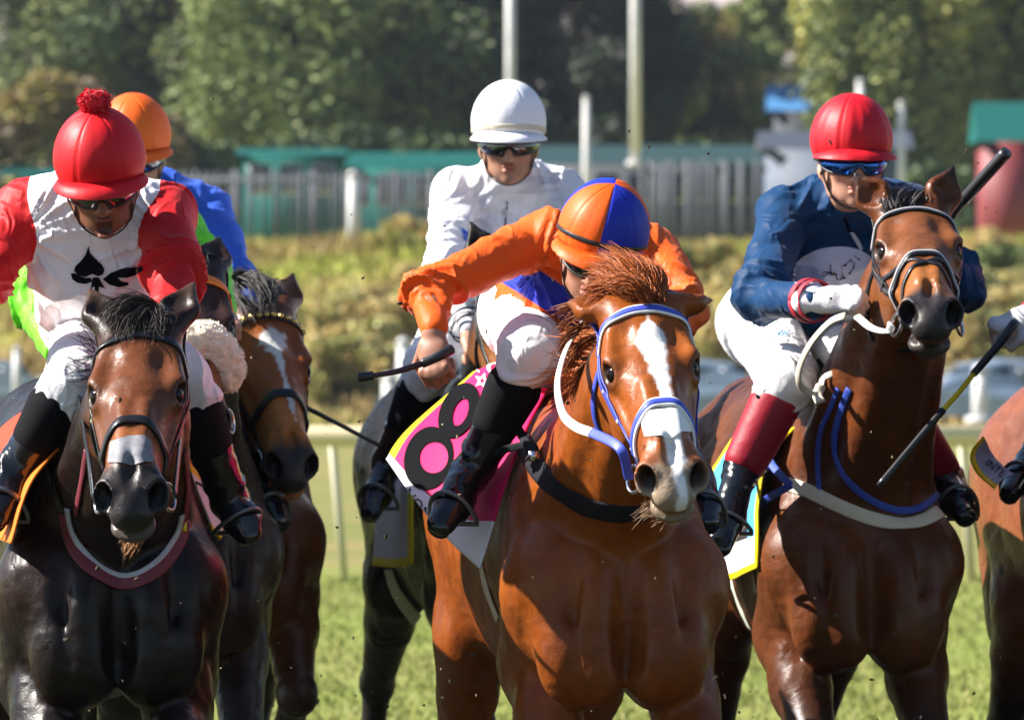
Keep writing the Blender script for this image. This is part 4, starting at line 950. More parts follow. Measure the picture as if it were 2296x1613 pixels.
    # ---- gloves
    if glove:
        for k in glove[1]:
            D = SDF(); fw, nn, th, cu = hs.get(k, (j['wr' + k] - j['el' + k], A(0, -.3, 1), A(1 if k == 'L' else -1, 0, .3), (60, 80, 45))); hand_prims(D, j['wr' + k] + nrm(fw) * .015, fw, nn, th, cu, sc, .002, k=.003); D.ecap(j['wr' + k] - nrm(fw) * .035, j['wr' + k] + nrm(fw) * .03, .033 * sc, .032 * sc, .015)
            V, Q = D.grid_mesh(.0032, 0); link('glove', mesh_np('glove', V, Q), root, [glove[0]])
    # ---- helmet, goggles, chin strap
    hk = dict(helmet_kw or {}); hc_ = h(0, -.006, .03); hl, HV, _ = helmet(root, hc_, f, u, hk.pop('cols'), **hk)
    if gog: goggles(root, h(0, .0, -.012), f, u, gog[0], gog[1])
    if chinstrap:
        m = MB(); pts = spline([h(-.084, .02, .0), h(-.078, .03, -.05), h(-.05, .045, -.115), h(0, .06, -.137), h(.05, .045, -.115), h(.078, .03, -.05), h(.084, .02, .0)], 30); m.ribbon(pts, pts - h(0, .02, -.03), .014, .0025); m.build('chin_strap', BLACK, hl)
    info['helmet'] = hl; return info
# ---------------------------------------------------------------- the field
HALL = {}
def blaze_centre(s, l, h, n, hd):
    cx = .006 + (l - .2) * .02; w = np.interp(l, [.10, .135, .16, .19, .24, .3, .40, .45, .50, .55], [0, .028, .036, .03, .021, .015, .013, .016, .02, .012])
    return sstep(.004, -.004, np.abs(s - cx) - w + n * .006) * (h > -.10)
def star_rear(s, l, h, n, hd):
    st = sstep(.006, -.006, np.hypot(s + .0, (l - .155) * .8) - .036 + n * .014)
    w = np.interp(l, [.17, .2, .28, .33, .40, .46], [.02, .012, .006, .0075, .0065, 0]); ln = sstep(.003, -.003, np.abs(s - .006 - (l - .2) * .05) - w + n * .004) * (l > .16) * (l < .45)
    return np.maximum(st, ln) * (h > -.08)
def star_small(s, l, h, n, hd): return sstep(.006, -.006, np.hypot(s + .035, (l - .12) * .8) - .02 + n * .008) * (h > -.08)
PAL_CH = dict(body=(.225, .054, .006), body2=(.17, .038, .005), dark=(.13, .036, .01), legdark=.5, muz=(.27, .2, .14), muz0=.50, face=(.25, .064, .009), eart=(.2, .065, .02), chin=(.19, .14, .09), white=[blaze_centre], wcol=(.8, .78, .76))
PAL_DK = dict(body=(.018, .008, .005), body2=(.008, .0042, .0038), dark=(.014, .01, .009), muz=(.022, .018, .018), muz0=.455, face=(.13, .04, .013), nose=(.22, .07, .02), chin=(.075, .058, .048), eart=(.07, .04, .025))
PAL_BAY = dict(body=(.12, .034, .009), body2=(.08, .022, .007), dark=(.016, .011, .01), muz=(.03, .026, .027), muz0=.475, face=(.16, .052, .016), nose=(.28, .095, .022), chin=(.045, .036, .033))
PAL_STAR = dict(body=(.12, .038, .011), body2=(.08, .025, .009), dark=(.015, .011, .01), muz=(.03, .024, .022), muz0=.475, face=(.24, .068, .016), nose=(.4, .14, .028), white=[star_rear], wcol=(.62, .6, .6))
PAL_BLK = dict(body=(.03, .014, .009), body2=(.02, .01, .008), dark=(.012, .009, .008), muz=(.03, .02, .018), face=(.028, .013, .01), nose=(.2, .075, .025), muz0=.47, white=[star_small], wcol=(.5, .5, .5))
PAL_REAR = dict(body=(.007, .005, .005), body2=(.004, .0035, .0045), dark=(.014, .012, .013), muz=(.03, .02, .018), face=(.2, .075, .025))
PAL_EDGE = dict(body=(.2, .06, .025), body2=(.15, .047, .02), dark=(.016, .01, .009), muz=(.03, .02, .02), face=(.22, .08, .03))

HALL['centre'] = horse('chestnut racehorse with a broad white blaze and a blue and white bridle', (.258, .34), 9,
    P(1434, 655, .0), P(1512, 1045, -.42), n0=(.08, -1, .25), coat=coat_std, pal=PAL_CH, flare=1.12,
    earL=dict(d=(-.75, -.48, -.2), o=(-.5, -.5, 1), L=.125), earR=dict(d=(.72, -.35, -.25), o=(.2, -.9, .8), L=.14, hook=.0),
    legs=dict(fl=[(-.19, .28, .96), (-.16, .0, .6), (-.16, .1, .28), (-.16, .03, .15), (-.16, .0, .07)], fr=[(.19, .26, .96), (.225, -.14, .68), (.2, .16, .5), (.2, .25, .46), (.2, .3, .42)],
              bl=[(-.2, 1.25, .98), (-.2, 1.5, .6), (-.2, 1.2, .3), (-.2, 1.1, .2), (-.2, 1.05, .1)]))
HALL['left'] = horse('dark bay racehorse with a grey tape patch on its nose and a black bridle', (-.905, .32), 9,
    P(312, 715, -.05), P(289, 1085, -.5), n0=(-.02, -1, .25), coat=coat_std, pal=PAL_DK, flare=1.15,
    earL=dict(d=(-.38, -.9, .1), o=(.1, .2, 1), L=.165), earR=dict(d=(.34, -.9, .1), o=(-.1, .2, 1), L=.175),
    legs=dict(fl=[(-.2, .26, .93), (-.15, -.12, .66), (-.14, .12, .46), (-.14, .2, .4), (-.14, .25, .35)], fr=[(.2, .26, .93), (.16, -.16, .72), (.15, .1, .5), (.15, .2, .45), (.15, .26, .4)]))
HALL['right'] = horse('bay racehorse holding its head high with open mouth and black crossed noseband', (.915, 1.98), 8,
    P(2045, 452, 1.80), P(2090, 668, 1.27), n0=(.0, -.45, 1), coat=coat_std, pal=PAL_BAY, flare=1.08, mouth=.016,
    earL=dict(d=(-.6, -.5, .6), o=(-.3, .9, .5), L=.145), earR=dict(d=(.32, -.5, .62), o=(.3, .9, .5), L=.14),
    legs=dict(fl=[(-.19, .28, .95), (-.17, -.05, .6), (-.16, .1, .28), (-.16, .03, .15), (-.16, .0, .07)], fr=[(.19, .26, .95), (.17, -.1, .66), (.16, .14, .46), (.16, .22, .4), (.16, .27, .36)]))
HALL['star'] = horse('bay racehorse with a white star and thin white stripe, gold beaded browband', (-.79, 3.75), 5,
    P(592, 672, 3.3), P(666, 1035, 2.9), n0=(.3, -1, .25), coat=coat_std, pal=PAL_STAR, res=.008,
    earL=dict(d=(-.6, -.7, -.2), o=(-.1, .2, 1), L=.15), earR=dict(d=(.33, -.9, -.05), o=(.3, .2, 1), L=.17),
    legs=dict(fl=[(-.19, .28, .96), (-.16, .2, .5), (-.16, .3, .2), (-.16, .2, .12), (-.16, .15, .07)], fr=[(.2, .26, .98), (.21, -.18, .72), (.16, .12, .5), (.16, .2, .45), (.16, .25, .4)]))
HALL['fleece'] = horse('dark racehorse with a cream sheepskin noseband and orange spotted browband', (-.86, 2.6), 8,
    P(425, 590, 2.0), P(455, 920, 1.6), n0=(.1, -1, .25), coat=coat_std, pal=PAL_BLK, res=.009,
    earL=dict(d=(-.3, -.9, .0), o=(-.1, .2, 1), L=.165), earR=dict(d=(.18, -.9, -.05), o=(.3, .2, 1), L=.17))
HALL['rear'] = horse('brown racehorse half hidden behind the chestnut, its dark hindquarters showing', (.045, 3.75), 11,
    P(1150, 580, 3.15), P(1195, 930, 2.75), n0=(.1, -1, .25), coat=coat_std, pal=PAL_REAR, mat_name='coat_satin', res=.010,
    legs=dict(bl=[(-.2, 1.25, .98), (-.19, 1.62, .66), (-.19, 1.8, .34), (-.19, 1.86, .22), (-.19, 1.9, .12)]))
HALL['edge'] = horse('reddish bay racehorse cut off by the right edge of the photo', (1.84, 2.15), 12,
    P(2420, 640, 1.6), P(2460, 960, 1.2), n0=(.1, -1, .25), coat=coat_std, pal=PAL_EDGE, res=.010,
    legs=dict(fl=[(-.2, .28, .96), (-.22, -.02, .72), (-.2, .2, .52), (-.2, .28, .47), (-.2, .33, .42)]))
def silk(nm, cols, zones, **k): return zone_mat(nm, cols, zones, **{**SILK, **k})
RD = (.52, .005, .008); OR = (.8, .105, .004); BL = (.012, .03, .42); WH = (.78, .77, .80); NV = (.0015, .034, .105)
DARKLENS = mat('dark_lens', (.01, .01, .012), rough=.05, spec=1.0, coat=1, coatr=.02)
hm = lambda nm, c, **k: mat(nm, c, **{**dict(rough=.5, sheen=.0, spec=.3, bump=.0006, bscale=90), **k})
RID = {}
RID['red'] = rider('jockey in white shirt with red sleeves and red bobble helmet', dict(head=(226, 386, .40), neck=(220, 478, .58), chest=(215, 560, .66), waist=(226, 680, .95), pelvis=(232, 735, 1.15),
    shL=(52, 468, .62), shR=(374, 474, .62), elL=(-32, 628, .5), wrL=(-95, 770, .75), elR=(392, 612, .42), wrR=(362, 742, .2), hipL=(202, 735, 1.1), hipR=(280, 740, 1.1), knL=(158, 858, .3), knR=(408, 838, .55), anL=(28, 1070, .34), anR=(510, 1105, .7), toeL=(-8, 1160, .22), toeR=(556, 1195, .65)),
    (.06, -.90, -.43), (-.06, -.43, .9), silk('silk_red_white', [WH, RD], ['sleeve']), (.2, .085, .045), zones=dict(sleeve=lambda V, dt, da, j: dt - da - .004),
    helmet_kw=dict(cols=([hm('helmet_red', (.6, .004, .010))], None)), gog=(DARKLENS, BLACK), thigh=.88, mouth=.028, torso=(.155, .12), seed=1, boots=('sock', 'sock'), foldamp=1.2, reddish=.5)
def orange_zone(V, dt, da, j):
    q = V - P(1240, 668, .9); d = nrm(A(.82, 0, -.55)); n_ = A(.55, 0, .82); return np.where((dt < da) & (V[:, 1] < 1.6), .035 - np.abs(q @ n_), -1)
RID['orange'] = rider('jockey in orange shirt crouching over the chestnut, in an orange and blue panelled helmet', dict(head=(1346, 544, .5), neck=(1335, 580, .78), chest=(1305, 625, .92), waist=(1245, 672, 1.2), pelvis=(1205, 705, 1.45),
    shL=(1198, 540, .8), shR=(1478, 568, .82), elL=(958, 655, .62), wrL=(972, 742, .5), elR=(1535, 690, .62), wrR=(1490, 775, .5), hipL=(1182, 705, 1.3), hipR=(1330, 705, 1.35), knL=(1185, 798, .6), knR=(1440, 805, .75), anL=(1058, 1058, .66), anR=(1558, 1085, .8), toeL=(988, 1175, .52), toeR=(1582, 1165, .66)),
    (-.13, -.9, -.45), (.22, -.36, .9), silk('silk_orange', [OR, BL], ['sash']), (.36, .17, .11), zones=dict(sash=orange_zone),
    helmet_kw=dict(cols=([hm('helmet_orange', OR), hm('helmet_blue', BL)], lambda q: 1 if (q % (1 / 2)) < .25 else 0), band=(BLACK, 33, .011), seams=8), gog=(DARKLENS, BLACK), torso=(.15, .12), sleeve=.92, seed=2, boots=('sock', 'sock'),
    handspec=dict(L=(A(.02, -.35, -.9), A(-.35, -.85, .25), A(-.4, -.3, -.3), (62, 80, 50))), foldamp=1.05)
RID['blue'] = rider('jockey in navy blue shirt with red cuffs, red helmet and mirrored blue goggles', dict(head=(1908, 342, 2.15), neck=(1905, 452, 2.38), chest=(1876, 570, 2.5), waist=(1818, 675, 2.75), pelvis=(1762, 718, 2.95),
    shL=(1752, 480, 2.4), shR=(2042, 475, 2.45), elL=(1704, 672, 2.05), wrL=(1832, 674, 1.75), elR=(2152, 632, 2.1), wrR=(2090, 600, 1.95), hipL=(1706, 722, 2.9), hipR=(1850, 735, 2.95), knL=(1765, 850, 2.02), knR=(1962, 830, 2.25), anL=(1664, 1048, 2.0), anR=(2118, 1075, 2.5), toeL=(1612, 1225, 1.86), toeR=(2158, 1150, 2.3)),
    (.14, -.96, -.17), (.03, -.19, .97), silk('silk_navy', [NV], [], spec=.12), (.52, .27, .18), helmet_kw=dict(cols=([hm('helmet_crimson', (.56, .006, .016))], None), pleat=.012),
    gog=(mat('mirror_lens', (.02, .12, .45), rough=.06, metal=.85, spec=1), BLACK), smile=1, foldamp=1.3, torso=(.16, .12), seed=3, sleeve=1.05, thigh=1.05, boots=((BOOT, mat('boot_red', (.3, .006, .022), rough=.5, coat=.08, spec=.3, bump=.002, bscale=30)), (BOOT, mat('boot_red'))), gfrac=.9,
    handspec=dict(L=(A(.9, -.3, .05), A(-.1, -.75, .65), A(.2, .2, 1), (70, 85, 50))), glove=(mat('glove_white', (.82, .80, .80), rough=.7, bump=.001, bscale=120), 'LR'), cuff=(mat('cuff_red', (.5, .02, .04), rough=.6), 'L', (.012, .042), .022))
RID['white'] = rider('jockey in plain white shirt and white helmet behind the orange rider', dict(head=(1140, 300, 3.75), neck=(1142, 415, 3.95), chest=(1136, 540, 4.05), waist=(1115, 640, 4.3), pelvis=(1092, 685, 4.5),
    shL=(1018, 432, 3.95), shR=(1262, 436, 3.95), elL=(1000, 622, 3.65), wrL=(1052, 742, 3.45), elR=(1300, 610, 3.7), wrR=(1240, 720, 3.5), hipL=(1040, 690, 4.45), hipR=(1165, 690, 4.45), knL=(965, 815, 3.9), knR=(1235, 815, 3.9), anL=(870, 1040, 4.1), anR=(1325, 1035, 4.1), toeL=(832, 1145, 3.95), toeR=(1370, 1130, 3.95)),
    (.0, -.96, -.2), (.0, -.22, .97), silk('silk_white', [(.72, .71, .76)], []), (.38, .19, .12), helmet_kw=dict(cols=([hm('helmet_white', (.8, .8, .84))], None), band=(mat('cream_band', (.62, .54, .42), rough=.6), 35, .014)), gog=(DARKLENS, BLACK), torso=(.165, .125), seed=4, boots=('sock', 'sock'), foldamp=1.5,
    cuff=(BLACK, 'L', (.012, .04), .009), collar=mat('dark_collar', (.03, .03, .04), rough=.7))
RID['lime'] = rider('jockey in lime green shirt mostly hidden behind the red and white rider', dict(head=(228, 392, 2.75), neck=(240, 480, 2.95), chest=(262, 580, 3.05), waist=(265, 690, 3.3), pelvis=(270, 740, 3.5),
    shL=(140, 515, 2.95), shR=(400, 500, 2.95), elL=(74, 680, 2.7), wrL=(130, 788, 2.5), elR=(470, 610, 2.75), wrR=(498, 700, 2.5), hipL=(210, 740, 3.45), hipR=(330, 740, 3.45), knL=(160, 850, 2.9), knR=(420, 850, 2.9), anL=(60, 1070, 3.1), anR=(575, 1075, 3.1), toeL=(20, 1160, 2.95), toeR=(622, 1165, 2.95)),
    (.05, -.93, -.36), (.0, -.36, .93), silk('silk_lime', [(.16, .72, .02)], []), (.38, .19, .12), helmet_kw=dict(cols=([hm('helmet_lime', (.16, .6, .03))], None)), gog=(DARKLENS, BLACK), seed=5, res=.007, boots=('sock', 'sock'))
RID['royal'] = rider('jockey in royal blue shirt with an orange helmet behind the red bobble helmet', dict(head=(302, 328, 3.9), neck=(315, 410, 4.1), chest=(340, 530, 4.2), waist=(370, 640, 4.5), pelvis=(380, 690, 4.7),
    shL=(225, 470, 4.1), shR=(468, 468, 4.1), elL=(150, 610, 3.9), wrL=(200, 740, 3.6), elR=(535, 640, 3.8), wrR=(560, 770, 3.55), hipL=(320, 690, 4.65), hipR=(450, 700, 4.65), knL=(270, 800, 4.05), knR=(520, 805, 4.05), anL=(180, 1020, 4.25), anR=(600, 1030, 4.25), toeL=(140, 1110, 4.1), toeR=(618, 1110, 4.1)),
    (.05, -.93, -.36), (-.05, -.36, .93), silk('silk_royal', [(.025, .10, .55)], []), (.38, .19, .12), helmet_kw=dict(cols=([hm('helmet_tangerine', (.8, .12, .01))], None)), gog=(DARKLENS, BLACK), seed=6, res=.007, boots=('sock', 'sock'))
RID['edge'] = rider('jockey at the right edge, only a white gloved fist and black boot showing', dict(head=(2520, 340, 2.35), neck=(2520, 470, 2.55), chest=(2500, 570, 2.7), waist=(2470, 680, 2.95), pelvis=(2440, 730, 3.15),
    shL=(2400, 480, 2.6), shR=(2660, 480, 2.6), elL=(2385, 660, 2.2), wrL=(2312, 708, 1.95), elR=(2720, 640, 2.3), wrR=(2650, 740, 2.1), hipL=(2390, 730, 3.1), hipR=(2520, 740, 3.1), knL=(2400, 850, 2.45), knR=(2620, 850, 2.45), anL=(2330, 1010, 2.7), anR=(2740, 1080, 2.7), toeL=(2266, 1100, 2.5), toeR=(2780, 1150, 2.5)),
    (.0, -.93, -.36), (.0, -.36, .93), silk('silk_maroon', [(.3, .02, .05)], []), (.45, .22, .14), helmet_kw=dict(cols=([hm('helmet_maroon', (.3, .02, .05))], None)), gog=(DARKLENS, BLACK), seed=7, res=.007,
    handspec=dict(L=(A(-.85, -.35, -.25), A(-.25, -.5, .8), A(-.2, -.6, -.3), (70, 85, 50))), glove=(MATS['glove_white'], 'L'))
# ---------------------------------------------------------------- bridles, cloths, straps, whips
BLK = mat('black_leather', (.006, .006, .008), rough=.36, coat=.15, spec=.35, bump=.0008, bscale=160); NVY = mat('bridle_blue', (.05, .08, .5), rough=.5, spec=.4); WTP = mat('bridle_white', (.8, .8, .78), rough=.5)
CRM = mat('cream_web', (.72, .64, .48), rough=.65, bump=.0008, bscale=250); MRN = mat('maroon_web', (.17, .022, .035), rough=.6, bump=.0008, bscale=250); BWEB = mat('black_web', (.009, .01, .014), rough=.7, spec=.2, bump=.001, bscale=260)
BLUEWEB = mat('blue_web', (.03, .075, .42), rough=.6, bump=.0008, bscale=220); GOLD = mat('gold_bead', (.75, .52, .16), rough=.25, metal=.9); FLC = mat('sheepskin', (.74, .66, .52), rough=.95, sheen=.6, bump=.006, bscale=55)
def hpath(h, pts, off, n=40, bv='head'):
    return hug(h[bv], spline([h['H'](*p) for p in pts], n), off)
def strap(h, name, pts, w, th, m, parent, off=.0015, n=44, edge=None, bv='head'):
    p, nn = hpath(h, pts, off, n, bv); b = MB()
    if edge:
        b.ribbon(p, nn, w, th); o = b.build(name, edge, parent); c = MB(); c.ribbon(p + nn * .002, nn, w * .62, th, 0); c.build('facing', m, o); return o
    b.ribbon(p, nn, w, th); return b.build(name, m, parent)
def ring(c, nrm_, R, r, name, m, parent):
    a1 = nrm(np.cross(nrm_, [.2, .3, .9])); a2 = np.cross(nrm(nrm_), a1); pts = [c + (a1 * math.cos(q) + a2 * math.sin(q)) * R for q in np.linspace(0, 2 * math.pi, 24)]; b = MB(); b.tube(pts, r, 8, caps=False); return b.build(name, m, parent)
def bridle(key, label, m, edge=None, nose_l=.37, w=.02, brow=None, browm=None, nosem=None, noseband=True, cross=False, studs=False):
    h = HALL[key]; root = empty('bridle', h['H'](0, .05, -.02), label, 'bridle', 'bridles')
    strap(h, 'browband', [(-.115, .115, -.08), (-.1, .09, -.03), (-.06, .075, .02), (0, .07, .03), (.06, .075, .02), (.1, .09, -.03), (.115, .115, -.08)], w * 1.1, .005, browm or m, root, edge=edge)
    strap(h, 'headpiece', [(-.12, .11, -.09), (-.11, .03, -.08), (-.07, -.035, -.02), (0, -.05, .01), (.07, -.035, -.02), (.11, .03, -.08), (.12, .11, -.09)], w, .004, m, root, bv='all')
    for g in (-1, 1):
        strap(h, 'cheekpiece', [(g * .125, .11, -.09), (g * .12, .2, -.115), (g * .105, .3, -.12), (g * .085, .4, -.12), (g * .072, .475, -.115)], w * .85, .004, m, root)
        if studs:
            st, sn = hpath(h, [(g * .125, .11, -.09), (g * .12, .2, -.115), (g * .105, .3, -.12), (g * .085, .4, -.12), (g * .072, .475, -.115)], .006, 9)
            for k in (2, 4, 6, 7):
                b = MB(); b.ball(st[k], (.006, .006, .003), np.array(Vector(sn[k]).to_track_quat('Z', 'Y').to_matrix()), 10, 6); b.build('stud', WTP, root)
        strap(h, 'throatlash', [(g * .125, .09, -.1), (g * .11, .1, -.2), (g * .06, .11, -.3), (0, .12, -.32)], w * .6, .004, m, root, bv='all')
        c = h['H'](g * .076, .49, -.112); ring(c, h['S'] * g + h['n'] * .35 + h['a'] * .2, .03, .0045, 'bit_ring', STEEL, root)
    if noseband:
        L = nose_l
        strap(h, 'noseband', [(-.085, L + .06, -.13), (-.095, L + .035, -.08), (-.075, L + .008, -.01), (0, L - .01, .03), (.075, L + .008, -.01), (.095, L + .035, -.08), (.085, L + .06, -.13)], w * 1.15, .007, nosem or m, root, edge=edge)
        strap(h, 'chin_strap', [(-.085, L + .06, -.13), (-.06, L + .07, -.2), (0, L + .075, -.22), (.06, L + .07, -.2), (.085, L + .06, -.13)], w * .8, .004, m, root)
        for g in (-1, 1): strap(h, 'noseband_hanger', [(g * .125, .12, -.07), (g * .12, .2, -.09), (g * .105, .3, -.1), (g * .09, L + .045, -.09)], w * .5, .003, m, root)
    if cross:
        for g in (-1, 1): strap(h, 'cross_strap', [(g * .11, .25, -.13), (g * .08, .33, -.03), (0, .385, .03), (-g * .07, .43, -.03), (-g * .08, .5, -.12)], w * .55, .005, m, root)
    return root
def free_strap(name, pts, w, th, m, parent, nor=(0, -1, 0), n=40):
    p = spline([P(*q) for q in pts], n); b = MB(); b.ribbon(p, np.tile(np.asarray(nor, float), (n, 1)), w, th); return b.build(name, m, parent)
def hit_n(bv, px, py):
    o = Vector((0, CAM_Y, CAM_Z)); d = (Vector(P(px, py, 0)) - o).normalized(); h = bv.ray_cast(o, d); return (None, None) if h[0] is None else (np.array(h[0]), np.array(h[1]))
def body_strap(h, name, pts, w, th, m, parent, n=60, off=.002, sm=6):
    P_ = []; N_ = []
    for (x, y) in spline([(a, b, 0) for a, b in pts], n)[:, :2]:
        a, b = hit_n(h['all'], x, y)
        if a is not None and (not P_ or np.linalg.norm(a - P_[-1]) < .12): P_.append(a + b * off); N_.append(b)
    p = np.array(P_); q = np.array(N_)
    for _ in range(sm): p[1:-1] = (p[:-2] + 2 * p[1:-1] + p[2:]) / 4; q[1:-1] = (q[:-2] + 2 * q[1:-1] + q[2:]) / 4
    b = MB(); b.ribbon(p, q, w, th); return b.build(name, m, parent)
def sheet(name, ctrl, m, zones, parent=None, nu=60, nv=60, th=.005, rip=.006, seed=0, label=None, cat=None, group=None):
    G = np.array([[P(*c) for c in r] for r in ctrl]); R1 = np.array([spline(r, nu) for r in G]); S = np.array([spline(R1[:, i], nv) for i in range(nu)])   # nu x nv
    U, W = np.meshgrid(np.linspace(0, 1, nu), np.linspace(0, 1, nv), indexing='ij'); V = S.reshape(-1, 3); u, v = U.ravel(), W.ravel()
    I = np.arange(nu * nv).reshape(nu, nv); Q = np.stack([I[:-1, :-1], I[:-1, 1:], I[1:, 1:], I[1:, :-1]], -1).reshape(-1, 4); N = vnormals(V, Q)
    if N[:, 1].mean() > 0: Q = Q[:, ::-1]; N = -N
    V = V + N * (rip * vnoise(np.stack([u * 4, v * 2.2, 0 * u], 1), seed) * 1.2)[:, None]; n = len(V)
    A2 = np.concatenate([V, V - N * th]); Q2 = np.concatenate([Q, Q[:, ::-1] + n]); bd = np.concatenate([I[:, 0], I[-1, 1:], I[-2::-1, -1], I[0, -2:0:-1]]); e = np.stack([bd, np.roll(bd, -1), np.roll(bd, -1) + n, bd + n], 1); Q2 = np.concatenate([Q2, e])
    me = mesh_np(name, A2, Q2)
    for nm, fn in zones.items(): set_f(me, np.tile(fn(u, v), 2), nm)
    o = link(name, me, parent, [m]); 
    if label: tag(o, label, cat, group)
    return o, BVHTree.FromPolygons(V.tolist(), Q.tolist())
CL = dict(rough=.6, sheen=.03, spec=.2, bump=.0004, bscale=260)
CG = 'saddle cloths'
# --- chestnut in the centre
br = bridle('centre', 'blue and white leather bridle on the chestnut horse', NVY, edge=WTP, nose_l=.385, w=.025, studs=True)
hc = HALL['centre']; bit = hc['H'](-.085, .49, -.11)
def from_bit(b, pts): return [((b[0]) / (b[1] - CAM_Y) * F_PX + CX, HY - (b[2] - CAM_Z) / (b[1] - CAM_Y) * F_PX, b[1])] + pts
free_strap('rein', from_bit(bit, [(1390, 1005, -.33), (1325, 968, -.2)]), .022, .004, NVY, br, (-.3, -1, .3))
free_strap('rein', [(1328, 970, -.2), (1290, 955, -.12), (1262, 925, -.06), (1251, 860, .02), (1268, 790, .1), (1300, 735, .18), (1334, 688, .26), (1400, 690, .4)], .022, .005, mat('rein_rubber', (.74, .67, .55), rough=.7, bump=.0012, bscale=300), br, (-.8, -.6, .2))
decal('nose_tape', [[[(1441, 925), (1490, 914), (1539, 918), (1545, 940), (1551, 968), (1528, 968), (1502, 984), (1478, 976), (1447, 978), (1440, 955)]]], hc['head'], WTP, br, .003)
bp = empty('breast_girth', hc['T'](0, .1, 1.25), 'black webbing breast girth across the chestnut chest', 'breast girth', 'breastplates')
body_strap(hc, 'breast_band', [(1172, 990), (1215, 1060), (1280, 1118), (1360, 1146), (1440, 1148), (1510, 1135), (1565, 1105)], .055, .004, BWEB, bp)
free_strap('side_strap', [(1085, 1022, .62), (1135, 1006, .58), (1185, 996, .5), (1200, 1010, .46)], .018, .004, BWEB, bp); free_strap('side_strap', [(1158, 955, .66), (1175, 985, .56), (1190, 1015, .48)], .022, .004, BWEB, bp)
b = MB(); b.box(P(1197, 1022, .42), (.012, .004, .012)); b.build('buckle', STEEL, bp)
cm = zone_mat('cloth_pink', [(.72, .006, .105), (.85, .62, .0), (.82, .82, .82)], ['zy', 'zw'], **CL)
pink, pb = sheet('saddle_cloth', [[(1060, 832, 1.42), (1120, 814, 1.28), (1185, 822, 1.1), (1238, 850, .95)], [(985, 902, 1.36), (1062, 890, 1.14), (1140, 900, .94), (1200, 925, .80)], [(915, 968, 1.28), (985, 985, 1.03), (1085, 1020, .80), (1168, 1000, .68)], [(876, 1005, 1.24), (950, 1075, .96), (1040, 1130, .75), (1118, 1120, .62)], [(862, 1024, 1.22), (928, 1118, .92), (1000, 1205, .73), (1070, 1272, .60)]],
    cm, dict(zy=lambda u, v: .055 - u, zw=lambda u, v: v - .83), rip=.008, seed=3, label='hot pink saddle cloth with a big black 8 on the chestnut horse', cat='saddle cloth', group=CG)
INK = mat('print_black', (.004, .004, .005), rough=.85, spec=.05); PRW = mat('print_white', (.8, .78, .8), rough=.6)
def oval(cx, cy, rx, ry, tilt, n=40):
    c, s = math.cos(rad(tilt)), math.sin(rad(tilt)); return [(cx + math.cos(q) * rx * c - math.sin(q) * ry * s, cy + math.cos(q) * rx * s + math.sin(q) * ry * c) for q in np.linspace(0, 2 * math.pi, n, endpoint=False)]
decal('digit', [[oval(962, 1028, 54, 72, 14), oval(974, 1026, 32, 35, 10)]], pb, INK, pink, .003); decal('digit', [[oval(1030, 922, 40, 66, 26), oval(1034, 926, 16, 32, 20)]], pb, INK, pink, .0045)
def star(cx, cy, R, r, a0): return [(cx + (R if k % 2 == 0 else r) * math.sin(a0 + k * math.pi / 5), cy - (R if k % 2 == 0 else r) * math.cos(a0 + k * math.pi / 5)) for k in range(10)]
decal('print', [[star(1083, 856, 19, 9, .3), star(1083, 856, 9, 4, .3)]], pb, PRW, pink, .004, cell=3)
decal('print', [[oval(1108, 826, 15, 14, 0), oval(1110, 827, 9, 9, 0)]], pb, PRW, pink, .004, cell=3); decal('print', [[[(1061, 822), (1065, 820), (1078, 835), (1075, 838)]]], pb, PRW, pink, .004, cell=3)
decal('lettering', text_polys('NOM', 902, 1108, 34, rad(50)), pb, INK, pink, .004, cell=4)
gr = empty('girth', hc['T'](-.2, .6, .95), 'cream webbing girth strap under the pink saddle cloth', 'girth', 'girths'); body_strap(hc, 'girth_strap', [(1072, 1195), (1085, 1290), (1115, 1380), (1150, 1445), (1192, 1495)], .042, .004, CRM, gr)
# --- dark bay at the left
hl_ = HALL['left']; br = bridle('left', 'black leather bridle on the dark bay at the left', BLK, nose_l=.375, w=.021)
decal('nose_tape', [[[(249, 990), (285, 978), (323, 976), (338, 993), (342, 1037), (323, 1035), (296, 1044), (273, 1037), (243, 1037), (246, 1010)]]], hl_['head'], mat('grey_tape', (.2, .2, .22), rough=.7, var=.25, vscale=60), br, .003)
bitl = hl_['H'](-.088, .49, -.11); bitr = hl_['H'](.088, .49, -.11)
free_strap('rein', from_bit(bitl, [(200, 1030, -.25), (188, 960, .0), (178, 900, .22), (172, 862, .4), (205, 852, .5)]), .017, .004, BLK, br, (-.8, -.6, 0)); free_strap('rein', from_bit(bitr, [(400, 1010, -.2), (408, 940, .0), (402, 860, .25), (385, 800, .4)]), .017, .004, BLK, br, (.8, -.6, 0))
bp = empty('breastplate', hl_['T'](0, .1, 1.2), 'maroon breastplate with a pale lining on the dark bay chest', 'breastplate', 'breastplates')
U = [(146, 1150), (158, 1205), (195, 1265), (250, 1300), (305, 1302), (358, 1270), (398, 1215), (412, 1165)]
body_strap(hl_, 'neck_strap', U, .036, .006, MRN, bp); body_strap(hl_, 'lining', [(x + (280 - x) * .055, y - 13) for x, y in U], .014, .007, mat('pale_lining', (.45, .45, .47), rough=.7), bp)
body_strap(hl_, 'side_strap', [(104, 1000), (112, 1060), (128, 1110), (150, 1160)], .02, .004, BLK, bp); body_strap(hl_, 'side_strap', [(172, 1150), (185, 1080), (196, 1010)], .016, .004, MRN, bp); body_strap(hl_, 'side_strap', [(410, 1170), (418, 1090), (412, 1010)], .016, .004, MRN, bp)
b = MB(); q, qn = hit_n(hl_['all'], 407, 1177); b.box(q + qn * .006, (.0075, .004, .011)); b.build('yellow_tag', mat('yellow', (.85, .6, .01), rough=.5), bp)
